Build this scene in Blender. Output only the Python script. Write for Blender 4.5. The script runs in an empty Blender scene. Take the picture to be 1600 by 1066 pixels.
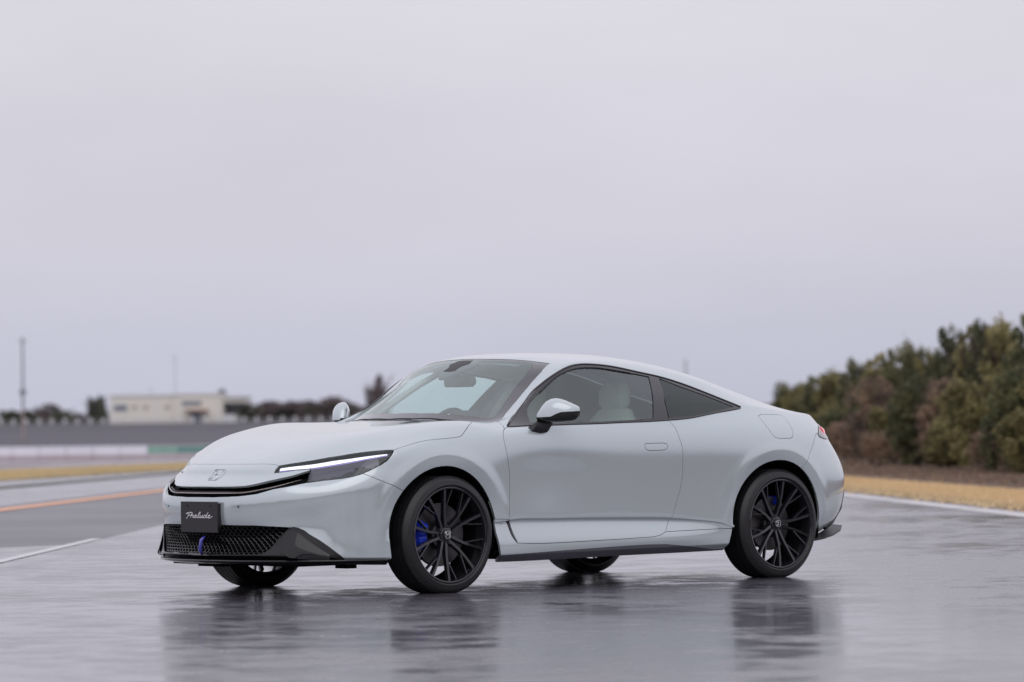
import bpy, bmesh, math, random
import numpy as np
from mathutils import Vector, Matrix
from mathutils.bvhtree import BVHTree

scene = bpy.context.scene
COL = scene.collection

# ------------------------------------------------------------------ camera
# World frame: X runs back along the car, Y away from the camera side, Z up; front axle at X = 0.
CAM_LOC = Vector((-13.85424, -16.92127, 0.90594))
CAM_FWD = Vector((0.66678357, 0.74489586, 0.02301791))
CAM_RIGHT = Vector((0.74521195, -0.66674801, -0.01030723))
CAM_UP = Vector((-0.00766933, -0.02402591, 0.99968192))
cam_data = bpy.data.cameras.new('camera')
cam_data.sensor_width = 36.0
cam_data.lens = 135.0
cam_data.clip_start = 0.1
cam_data.clip_end = 6000.0
cam_data.dof.use_dof = True
cam_data.dof.focus_distance = 22.0
cam_data.dof.aperture_fstop = 2.8
cam_data.dof.aperture_blades = 9
cam = bpy.data.objects.new('camera', cam_data)
COL.objects.link(cam)
cam.matrix_world = Matrix(((CAM_RIGHT.x, CAM_UP.x, -CAM_FWD.x, CAM_LOC.x),
                           (CAM_RIGHT.y, CAM_UP.y, -CAM_FWD.y, CAM_LOC.y),
                           (CAM_RIGHT.z, CAM_UP.z, -CAM_FWD.z, CAM_LOC.z),
                           (0, 0, 0, 1)))
scene.camera = cam

# ------------------------------------------------------------------ overcast sky and veiled sun
SUN_ELEV = math.radians(48)
SUN_AZ = math.radians(215)
world = bpy.data.worlds.new('World')
scene.world = world
world.use_nodes = True
nt = world.node_tree
for n in list(nt.nodes):
    nt.nodes.remove(n)
N = nt.nodes.new
L = nt.links.new
out = N('ShaderNodeOutputWorld')
bg_sky = N('ShaderNodeBackground'); bg_sky.inputs['Strength'].default_value = 0.05
sky = N('ShaderNodeTexSky'); sky.sky_type = 'NISHITA'; sky.sun_disc = False
sky.sun_elevation = SUN_ELEV; sky.sun_rotation = SUN_AZ
sky.dust_density = 4.0
L(sky.outputs[0], bg_sky.inputs['Color'])
bg_cloud = N('ShaderNodeBackground'); bg_cloud.inputs['Strength'].default_value = 1.0
tc = N('ShaderNodeTexCoord')
sep = N('ShaderNodeSeparateXYZ'); L(tc.outputs['Generated'], sep.inputs[0])
ramp = N('ShaderNodeValToRGB')
L(sep.outputs['Z'], ramp.inputs[0])
cr = ramp.color_ramp
cr.interpolation = 'EASE'
cr.elements[0].position = 0.0; cr.elements[0].color = (0.545, 0.550, 0.665, 1)
cr.elements[1].position = 1.0; cr.elements[1].color = (0.85, 0.84, 0.92, 1)
for p, c in ((0.020, (0.575, 0.578, 0.685, 1)), (0.055, (0.655, 0.645, 0.730, 1)), (0.115, (0.715, 0.698, 0.765, 1)), (0.4, (0.79, 0.775, 0.86, 1))):
    e = cr.elements.new(p); e.color = c
# soft cloud streaks stretched along the horizon
mp = N('ShaderNodeMapping'); mp.inputs['Scale'].default_value = (3.0, 3.0, 9.0)
L(tc.outputs['Generated'], mp.inputs[0])
nz = N('ShaderNodeTexNoise'); nz.inputs['Scale'].default_value = 2.2; nz.inputs['Detail'].default_value = 4; nz.inputs['Roughness'].default_value = 0.5
L(mp.outputs[0], nz.inputs['Vector'])
mr = N('ShaderNodeMapRange'); mr.inputs[1].default_value = 0.3; mr.inputs[2].default_value = 0.7; mr.inputs[3].default_value = 0.985; mr.inputs[4].default_value = 1.07
L(nz.outputs['Fac'], mr.inputs[0])
mul = N('ShaderNodeVectorMath'); mul.operation = 'SCALE'
L(ramp.outputs['Color'], mul.inputs[0]); L(mr.outputs[0], mul.inputs['Scale'])
L(mul.outputs[0], bg_cloud.inputs['Color'])
mixw = N('ShaderNodeMixShader'); mixw.inputs[0].default_value = 0.94   # cloud cover over the clear sky
L(bg_sky.outputs[0], mixw.inputs[1]); L(bg_cloud.outputs[0], mixw.inputs[2])
L(mixw.outputs[0], out.inputs['Surface'])

sun_data = bpy.data.lights.new('sun', 'SUN')
sun_data.energy = 0.5
sun_data.angle = math.radians(60)
sun_data.color = (1.0, 0.97, 0.93)
sun = bpy.data.objects.new('sun', sun_data)
COL.objects.link(sun)
_d = Vector((math.sin(SUN_AZ) * math.cos(SUN_ELEV), math.cos(SUN_AZ) * math.cos(SUN_ELEV), math.sin(SUN_ELEV)))
sun.rotation_euler = (-_d).to_track_quat('-Z', 'Y').to_euler()

scene.view_settings.view_transform = 'Standard'
scene.view_settings.look = 'None'
scene.view_settings.exposure = 0.0
scene.view_settings.gamma = 1.0
scene.view_settings.use_curve_mapping = False
scene.cycles.max_bounces = 8
scene.cycles.transparent_max_bounces = 12

# ------------------------------------------------------------------ helpers
def tag(o, label=None, category=None, group=None, kind=None):
    if label: o['label'] = label
    if category: o['category'] = category
    if group: o['group'] = group
    if kind: o['kind'] = kind
    return o

def empty(name, loc=(0, 0, 0), rz=0.0, parent=None):
    o = bpy.data.objects.new(name, None)
    COL.objects.link(o)
    o.location = loc
    o.rotation_euler = (0, 0, rz)
    o.empty_display_size = 0.2
    if parent: o.parent = parent
    return o

def link_mesh(name, me, mat=None, parent=None, smooth=False, angle=None):
    if mat is not None and len(me.materials) == 0:
        me.materials.append(mat)
    o = bpy.data.objects.new(name, me)
    COL.objects.link(o)
    if parent: o.parent = parent
    if smooth:
        me.polygons.foreach_set('use_smooth', [True] * len(me.polygons))
        if angle is not None:
            me.set_sharp_from_angle(angle=math.radians(angle))
    return o

def from_data(name, verts, faces, mat=None, parent=None, smooth=False, angle=None):
    me = bpy.data.meshes.new(name)
    me.from_pydata([tuple(v) for v in verts], [], [tuple(f) for f in faces])
    me.update()
    return link_mesh(name, me, mat, parent, smooth, angle)

def from_bm(name, bm, mat=None, parent=None, smooth=False, angle=None):
    me = bpy.data.meshes.new(name)
    bm.to_mesh(me); bm.free()
    return link_mesh(name, me, mat, parent, smooth, angle)

class MB:
    """collects simple solids and builds them as one mesh"""
    def __init__(s): s.v = []; s.f = []
    def add(s, V, F):
        n = len(s.v); s.v += [tuple(v) for v in V]; s.f += [tuple(i + n for i in f) for f in F]; return s
    def box(s, c, d, rz=0.0):
        x, y, z = d[0] / 2, d[1] / 2, d[2] / 2
        V = [(-x, -y, -z), (x, -y, -z), (x, y, -z), (-x, y, -z), (-x, -y, z), (x, -y, z), (x, y, z), (-x, y, z)]
        cs, sn = math.cos(rz), math.sin(rz)
        V = [(c[0] + a * cs - b * sn, c[1] + a * sn + b * cs, c[2] + e) for a, b, e in V]
        return s.add(V, [(0, 3, 2, 1), (4, 5, 6, 7), (0, 1, 5, 4), (1, 2, 6, 5), (2, 3, 7, 6), (3, 0, 4, 7)])
    def tube(s, pts, r, n=8, cap=True):
        pts = [Vector(p) for p in pts]
        rs = r if isinstance(r, (list, tuple)) else [r] * len(pts)
        V = []; F = []
        prev = None
        for i, p in enumerate(pts):
            t = (pts[min(i + 1, len(pts) - 1)] - pts[max(i - 1, 0)]).normalized()
            if prev is None:
                a = Vector((0, 0, 1)) if abs(t.z) < 0.9 else Vector((1, 0, 0))
                u = t.cross(a).normalized()
            else:
                u = (prev - t * prev.dot(t)).normalized()
            prev = u
            w = t.cross(u)
            for k in range(n):
                a = 2 * math.pi * k / n
                V.append(p + (u * math.cos(a) + w * math.sin(a)) * rs[i])
        for i in range(len(pts) - 1):
            for k in range(n):
                k2 = (k + 1) % n
                F.append((i * n + k, i * n + k2, (i + 1) * n + k2, (i + 1) * n + k))
        if cap:
            F.append(tuple(range(n - 1, -1, -1)))
            F.append(tuple(range((len(pts) - 1) * n, len(pts) * n)))
        return s.add(V, F)
    def lathe_y(s, prof, n=96, c=(0, 0, 0), closed=False):
        """prof: (radius, y) pairs turned about the Y axis"""
        V = []; F = []; m = len(prof)
        for k in range(n):
            a = 2 * math.pi * k / n
            for r, y in prof:
                V.append((c[0] + r * math.cos(a), c[1] + y, c[2] + r * math.sin(a)))
        for k in range(n):
            k2 = (k + 1) % n
            for i in range(m if closed else m - 1):
                j = (i + 1) % m
                F.append((k * m + i, k * m + j, k2 * m + j, k2 * m + i))
        return s.add(V, F)
    def build(s, name, mat=None, parent=None, smooth=False, angle=None):
        return from_data(name, s.v, s.f, mat, parent, smooth, angle)

# ------------------------------------------------------------------ materials
def new_mat(name):
    m = bpy.data.materials.new(name); m.use_nodes = True
    return m, m.node_tree, m.node_tree.nodes['Principled BSDF']

def simple(name, col, rough=0.5, metal=0.0, coat=0.0, coat_rough=0.03, spec=0.5, var=0.0, scale=20.0, bump=0.0, emit=None):
    m, t, b = new_mat(name)
    b.inputs['Base Color'].default_value = (*col, 1)
    b.inputs['Roughness'].default_value = rough
    b.inputs['Metallic'].default_value = metal
    b.inputs['Coat Weight'].default_value = coat
    b.inputs['Coat Roughness'].default_value = coat_rough
    b.inputs['Specular IOR Level'].default_value = spec
    if emit:
        b.inputs['Emission Color'].default_value = (*emit[0], 1)
        b.inputs['Emission Strength'].default_value = emit[1]
    if var or bump:
        tcn = t.nodes.new('ShaderNodeTexCoord')
        no = t.nodes.new('ShaderNodeTexNoise'); no.inputs['Scale'].default_value = scale; no.inputs['Detail'].default_value = 5
        t.links.new(tcn.outputs['Object'], no.inputs['Vector'])
        if var:
            mx = t.nodes.new('ShaderNodeMix'); mx.data_type = 'RGBA'
            mx.inputs[6].default_value = tuple(c * (1 - var) for c in col) + (1,)
            mx.inputs[7].default_value = tuple(min(1, c * (1 + var)) for c in col) + (1,)
            t.links.new(no.outputs['Fac'], mx.inputs[0])
            t.links.new(mx.outputs[2], b.inputs['Base Color'])
        if bump:
            bp = t.nodes.new('ShaderNodeBump'); bp.inputs['Strength'].default_value = bump; bp.inputs['Distance'].default_value = 0.01
            t.links.new(no.outputs['Fac'], bp.inputs['Height'])
            t.links.new(bp.outputs[0], b.inputs['Normal'])
    return m

def glass_mat(name, tint, tint_rough=0.0, ior=1.5, boost=1.0):
    """thin sheet glass: tinted see-through with a clear reflection"""
    m, t, b = new_mat(name)
    t.nodes.remove(b)
    o = t.nodes['Material Output']
    tr = t.nodes.new('ShaderNodeBsdfTransparent'); tr.inputs[0].default_value = (*tint, 1)
    gl = t.nodes.new('ShaderNodeBsdfGlossy'); gl.inputs['Roughness'].default_value = 0.01
    gl.inputs[0].default_value = (0.92, 1.0, 0.98, 1)
    lw = t.nodes.new('ShaderNodeLayerWeight'); lw.inputs['Blend'].default_value = 0.5
    pw = t.nodes.new('ShaderNodeMath'); pw.operation = 'POWER'; pw.inputs[1].default_value = 5.0
    t.links.new(lw.outputs['Facing'], pw.inputs[0])
    f0 = ((ior - 1) / (ior + 1)) ** 2 * 1.9 * boost
    mu = t.nodes.new('ShaderNodeMapRange'); mu.inputs[3].default_value = f0; mu.inputs[4].default_value = 1.0
    t.links.new(pw.outputs[0], mu.inputs[0])
    mx = t.nodes.new('ShaderNodeMixShader')
    t.links.new(mu.outputs[0], mx.inputs[0]); t.links.new(tr.outputs[0], mx.inputs[1]); t.links.new(gl.outputs[0], mx.inputs[2])
    t.links.new(mx.outputs[0], o.inputs['Surface'])
    return m

# ------------------------------------------------------------------ car body surface
# Rows of knots {column: (X, half width, Z)}; columns run nose centre (0) -> side -> tail centre (26).
SIDE = {
 0: {0:(-0.97,0,0.19), 1:(-0.955,0.2,0.19), 2:(-0.915,0.38,0.19), 3:(-0.84,0.53,0.185), 4:(-0.74,0.65,0.18), 5:(-0.61,0.75,0.18), 6:(-0.42,0.82,0.175), 8:(0,0.85,0.17), 10:(0.48,0.85,0.165), 13:(1.2,0.85,0.172), 16:(1.95,0.85,0.178), 18:(2.4,0.86,0.19), 19:(2.6,0.86,0.2), 20:(2.8,0.86,0.2), 21:(2.92,0.8,0.2), 22:(3.01,0.7,0.205), 23:(3.1,0.57,0.21), 24:(3.18,0.4,0.21), 25:(3.21,0.2,0.21), 26:(3.22,0,0.21)},
 1: {0:(-1.03,0,0.235), 1:(-1.015,0.2,0.235), 2:(-0.972,0.38,0.235), 3:(-0.892,0.55,0.232), 4:(-0.78,0.68,0.228), 5:(-0.64,0.785,0.222), 6:(-0.44,0.868,0.215), 8:(0,0.905,0.21), 10:(0.48,0.897,0.208), 13:(1.2,0.893,0.212), 16:(1.95,0.893,0.218), 18:(2.4,0.905,0.225), 19:(2.6,0.91,0.23), 20:(2.8,0.9,0.235), 21:(2.94,0.835,0.24), 22:(3.07,0.745,0.245), 23:(3.185,0.61,0.25), 24:(3.28,0.41,0.25), 25:(3.315,0.21,0.25), 26:(3.325,0,0.25)},
 2: {0:(-1.005,0,0.31), 1:(-0.99,0.2,0.31), 2:(-0.95,0.38,0.31), 3:(-0.875,0.55,0.31), 4:(-0.77,0.68,0.31), 5:(-0.635,0.785,0.31), 6:(-0.44,0.869,0.308), 7:(-0.22,0.905,0.302), 8:(0,0.915,0.3), 9:(0.24,0.905,0.289), 10:(0.48,0.9,0.286), 11:(0.7,0.901,0.284), 12:(0.95,0.902,0.282), 13:(1.2,0.903,0.281), 14:(1.45,0.903,0.28), 15:(1.7,0.903,0.28), 16:(1.95,0.902,0.28), 17:(2.17,0.903,0.28), 18:(2.4,0.915,0.27), 19:(2.6,0.925,0.29), 20:(2.8,0.92,0.31), 21:(3.01,0.855,0.31), 22:(3.18,0.765,0.31), 23:(3.305,0.63,0.31), 24:(3.38,0.42,0.31), 25:(3.405,0.21,0.31), 26:(3.41,0,0.31)},
 3: {0:(-1.025,0,0.395), 1:(-1.01,0.2,0.395), 2:(-0.967,0.38,0.395), 3:(-0.87,0.546,0.392), 4:(-0.76,0.676,0.388), 5:(-0.64,0.787,0.385), 6:(-0.44,0.868,0.392), 7:(-0.22,0.9,0.39), 8:(0,0.912,0.387), 9:(0.24,0.895,0.383), 10:(0.48,0.884,0.38), 11:(0.7,0.882,0.377), 12:(0.95,0.881,0.375), 13:(1.2,0.881,0.371), 14:(1.45,0.882,0.366), 15:(1.7,0.884,0.359), 16:(1.95,0.894,0.348), 17:(2.17,0.905,0.326), 18:(2.4,0.918,0.305), 19:(2.6,0.933,0.36), 20:(2.8,0.928,0.385), 21:(3.06,0.865,0.39), 22:(3.255,0.775,0.39), 23:(3.375,0.64,0.39), 24:(3.44,0.42,0.39), 25:(3.46,0.21,0.39), 26:(3.465,0,0.39)},
 4: {0:(-1.035,0,0.47), 1:(-1.02,0.2,0.47), 2:(-0.976,0.38,0.47), 3:(-0.877,0.546,0.475), 4:(-0.765,0.681,0.485), 5:(-0.635,0.79,0.5), 6:(-0.44,0.8705,0.508), 7:(-0.22,0.904,0.475), 8:(0,0.919,0.438), 9:(0.24,0.906,0.413), 10:(0.48,0.898,0.409), 11:(0.7,0.897,0.408), 12:(0.95,0.897,0.406), 13:(1.2,0.898,0.402), 14:(1.45,0.899,0.397), 15:(1.7,0.9,0.39), 16:(1.95,0.903,0.368), 17:(2.17,0.909,0.341), 18:(2.4,0.917,0.325), 19:(2.6,0.936,0.42), 20:(2.8,0.93,0.515), 21:(3.09,0.87,0.51), 22:(3.29,0.78,0.505), 23:(3.415,0.64,0.505), 24:(3.475,0.42,0.505), 25:(3.49,0.21,0.505), 26:(3.495,0,0.505)},
 5: {0:(-1.03,0,0.545), 1:(-1.015,0.2,0.545), 2:(-0.972,0.38,0.55), 3:(-0.875,0.546,0.56), 4:(-0.765,0.681,0.578), 5:(-0.638,0.79,0.6), 6:(-0.44,0.871,0.625), 8:(0,0.922,0.645), 10:(0.48,0.902,0.64), 13:(1.2,0.904,0.63), 16:(1.95,0.907,0.62), 18:(2.4,0.926,0.66), 19:(2.6,0.938,0.665), 20:(2.8,0.928,0.66), 21:(3.1,0.865,0.645), 22:(3.3,0.77,0.64), 23:(3.418,0.635,0.64), 24:(3.48,0.42,0.64), 25:(3.5,0.21,0.64), 26:(3.505,0,0.64)},
 6: {0:(-1,0,0.612), 1:(-0.985,0.2,0.612), 2:(-0.928,0.38,0.615), 3:(-0.842,0.535,0.626), 4:(-0.72,0.657,0.642), 5:(-0.605,0.766,0.663), 6:(-0.44,0.862,0.7), 8:(0,0.912,0.752), 10:(0.48,0.906,0.768), 13:(1.2,0.909,0.778), 16:(1.95,0.91,0.785), 18:(2.4,0.922,0.795), 19:(2.6,0.926,0.795), 20:(2.8,0.91,0.79), 21:(3.04,0.845,0.775), 22:(3.23,0.76,0.77), 23:(3.355,0.62,0.77), 24:(3.44,0.42,0.77), 25:(3.475,0.21,0.77), 26:(3.485,0,0.77)},
 7: {0:(-0.908,0,0.675), 1:(-0.896,0.2,0.675), 2:(-0.848,0.38,0.675), 3:(-0.775,0.525,0.68), 4:(-0.665,0.628,0.692), 5:(-0.57,0.728,0.712), 6:(-0.44,0.842,0.765), 8:(0,0.888,0.838), 10:(0.48,0.896,0.855), 13:(1.2,0.899,0.868), 16:(1.95,0.891,0.884), 18:(2.4,0.886,0.905), 19:(2.6,0.88,0.905), 20:(2.8,0.86,0.9), 21:(3.01,0.805,0.89), 22:(3.17,0.72,0.887), 23:(3.29,0.59,0.89), 24:(3.38,0.41,0.89), 25:(3.425,0.21,0.89), 26:(3.44,0,0.89)},
 8: {0:(-0.835,0,0.735), 1:(-0.828,0.2,0.735), 2:(-0.79,0.375,0.734), 3:(-0.715,0.5,0.736), 4:(-0.63,0.605,0.747), 5:(-0.545,0.7,0.77), 6:(-0.42,0.785,0.8), 8:(0,0.845,0.892), 10:(0.48,0.868,0.898), 11:(0.7,0.873,0.917), 13:(1.2,0.874,0.932), 16:(1.95,0.845,0.966), 17:(2.17,0.825,0.985), 18:(2.4,0.802,1.005), 19:(2.6,0.785,1), 20:(2.8,0.765,0.99), 21:(2.99,0.728,0.975), 22:(3.12,0.66,0.978), 23:(3.23,0.545,0.98), 24:(3.31,0.385,0.98), 25:(3.37,0.2,0.985), 26:(3.39,0,0.987)},
}
TOP = {
 9: {6:(-0.43,0.735,0.818), 7:(-0.22,0.775,0.88), 8:(0,0.8,0.922), 9:(0.24,0.82,0.933), 10:(0.52,0.812,0.929), 11:(0.76,0.795,0.985), 12:(0.97,0.775,1.055), 13:(1.2,0.765,1.105), 14:(1.45,0.775,1.108), 15:(1.7,0.772,1.095), 16:(1.95,0.772,1.078), 17:(2.17,0.77,1.06), 18:(2.4,0.765,1.045), 19:(2.61,0.74,1.032), 20:(2.81,0.705,1.012)},
 10: {6:(-0.45,0.65,0.842), 7:(-0.23,0.695,0.902), 8:(0,0.73,0.942), 9:(0.25,0.765,0.955), 10:(0.555,0.748,0.957), 11:(0.825,0.675,1.101), 12:(1.01,0.665,1.216), 13:(1.245,0.645,1.279), 14:(1.48,0.645,1.27), 15:(1.72,0.645,1.239), 16:(1.96,0.66,1.198), 17:(2.2,0.69,1.141), 18:(2.43,0.7,1.085), 19:(2.65,0.67,1.054), 20:(2.86,0.615,1.026)},
 11: {6:(-0.47,0.52,0.856), 7:(-0.24,0.585,0.913), 8:(0,0.64,0.946), 9:(0.26,0.69,0.959), 10:(0.574,0.7,0.957), 11:(0.805,0.615,1.092), 12:(0.945,0.58,1.208), 13:(1.09,0.552,1.292), 14:(1.42,0.53,1.322), 15:(1.7,0.525,1.304), 16:(1.98,0.535,1.266), 17:(2.26,0.555,1.208), 18:(2.5,0.545,1.147), 19:(2.72,0.52,1.094), 20:(2.93,0.475,1.048)},
 12: {6:(-0.49,0.29,0.858), 7:(-0.25,0.33,0.912), 8:(0,0.37,0.94), 9:(0.25,0.4,0.958), 10:(0.4,0.4,0.966), 11:(0.62,0.36,1.095), 12:(0.82,0.33,1.225), 13:(1.04,0.3,1.326), 14:(1.36,0.29,1.348), 15:(1.67,0.28,1.341), 16:(1.97,0.285,1.309), 17:(2.27,0.29,1.25), 18:(2.54,0.285,1.175), 19:(2.79,0.275,1.104), 20:(3.02,0.24,1.043)},
 13: {6:(-0.5,0,0.854), 7:(-0.26,0,0.907), 8:(-0.01,0,0.936), 9:(0.2,0,0.957), 10:(0.32,0,0.968), 11:(0.55,0,1.098), 12:(0.76,0,1.23), 13:(1,0,1.333), 14:(1.33,0,1.355), 15:(1.66,0,1.3506), 16:(1.97,0,1.3156), 17:(2.27,0,1.2552), 18:(2.56,0,1.178), 19:(2.82,0,1.1052), 20:(3.06,0,1.0428)},
}
NC = 27

def nat_spline(xs, ys, q):
    """natural cubic spline through (xs, ys), evaluated at q"""
    xs = np.asarray(xs, float); ys = np.asarray(ys, float); n = len(xs)
    h = np.diff(xs)
    A = np.zeros((n, n)); B = np.zeros((n, ys.shape[1]))
    A[0, 0] = A[-1, -1] = 1
    for i in range(1, n - 1):
        A[i, i - 1] = h[i - 1]; A[i, i] = 2 * (h[i - 1] + h[i]); A[i, i + 1] = h[i]
        B[i] = 6 * ((ys[i + 1] - ys[i]) / h[i] - (ys[i] - ys[i - 1]) / h[i - 1])
    M = np.linalg.solve(A, B)
    res = []
    for x in q:
        i = min(max(np.searchsorted(xs, x) - 1, 0), n - 2)
        a = (xs[i + 1] - x) / h[i]; b = (x - xs[i]) / h[i]
        res.append(a * ys[i] + b * ys[i + 1] + ((a ** 3 - a) * M[i] + (b ** 3 - b) * M[i + 1]) * h[i] ** 2 / 6)
    return np.array(res)

def body_cage():
    ids = {}; V = []; F = []
    rows = {}
    for r, k in SIDE.items():
        cs = sorted(k)
        rows[r] = nat_spline(cs, [k[c] for c in cs], range(NC))
        rows[r][0, 1] = 0; rows[r][-1, 1] = 0
    for r in range(9):
        for c in range(NC):
            ids[(r, c)] = len(V); V.append(rows[r][c])
    for r in range(9, 14):
        for c in range(6, NC - 6):
            ids[(r, c)] = len(V); V.append(np.array(TOP[r][c], float))
        ids[(r, 5)] = ids[(8, 13 - r)]
        ids[(r, NC - 6)] = ids[(8, NC - 1 - (13 - r))]
    for r in range(8):
        for c in range(NC - 1):
            F.append((ids[(r, c)], ids[(r, c + 1)], ids[(r + 1, c + 1)], ids[(r + 1, c)]))
    for r in range(8, 13):
        for c in range(5, NC - 6):
            F.append((ids[(r, c)], ids[(r, c + 1)], ids[(r + 1, c + 1)], ids[(r + 1, c)]))
    V = np.array(V); V[:, 1] *= -1      # near half lies at negative Y
    return V, F, ids

CREASES = {}
def body_half(level=4):
    V, F, ids = body_cage()
    me = bpy.data.meshes.new('cage')
    # build both halves so the surface runs smoothly across the centre line
    n = len(V)
    mirror = [-1] * n; VV = V.tolist()
    for i in range(n):
        if abs(V[i, 1]) < 1e-6: mirror[i] = i
        else: mirror[i] = len(VV); VV.append([V[i, 0], -V[i, 1], V[i, 2]])
    FF = list(F) + [tuple(mirror[i] for i in reversed(f)) for f in F]
    VV = np.array(VV)
    me.from_pydata(VV.tolist(), [], FF); me.update()
    cre = {}
    def crease(path, w):
        for a, b in zip(path, path[1:]):
            for s in (0, 1):
                i, j = ids[a], ids[b]
                if s: i, j = mirror[i], mirror[j]
                cre[(min(i, j), max(i, j))] = w
    crease([(4, c) for c in range(9, 19)], 0.7)
    crease([(10, c) for c in range(12, 17)], 0.3)
    crease([(11, c) for c in range(11, 14)], 0.25)
    crease([(r, 10) for r in range(11, 14)], 0.7)
    crease([(8, c) for c in range(11, 17)], 0.35)
    crease([(6, c) for c in range(0, 5)], 0.35)
    crease([(8, c) for c in range(21, 27)], 0.55)
    crease([(1, c) for c in range(0, 21)], 0.6)
    at = me.attributes.new('crease_edge', 'FLOAT', 'EDGE')
    for e in me.edges:
        k = tuple(sorted(e.vertices))
        if k in cre: at.data[e.index].value = cre[k]
    ob = bpy.data.objects.new('cage', me); COL.objects.link(ob)
    md = ob.modifiers.new('s', 'SUBSURF'); md.levels = 1; md.use_limit_surface = True; md.boundary_smooth = 'PRESERVE_CORNERS'
    pos = VV.copy()
    for it in range(4):
        dg = bpy.context.evaluated_depsgraph_get(); dg.update()
        ev = ob.evaluated_get(dg).to_mesh()
        co = np.empty(len(ev.vertices) * 3); ev.vertices.foreach_get('co', co); co = co.reshape(-1, 3)[:len(VV)]
        ob.evaluated_get(dg).to_mesh_clear()
        pos = pos + (VV - co) * 0.9
        me.vertices.foreach_set('co', pos.ravel()); me.update()
    md.levels = level
    dg = bpy.context.evaluated_depsgraph_get(); dg.update()
    fine = bpy.data.meshes.new_from_object(ob.evaluated_get(dg))
    bpy.data.objects.remove(ob)
    return fine

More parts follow.
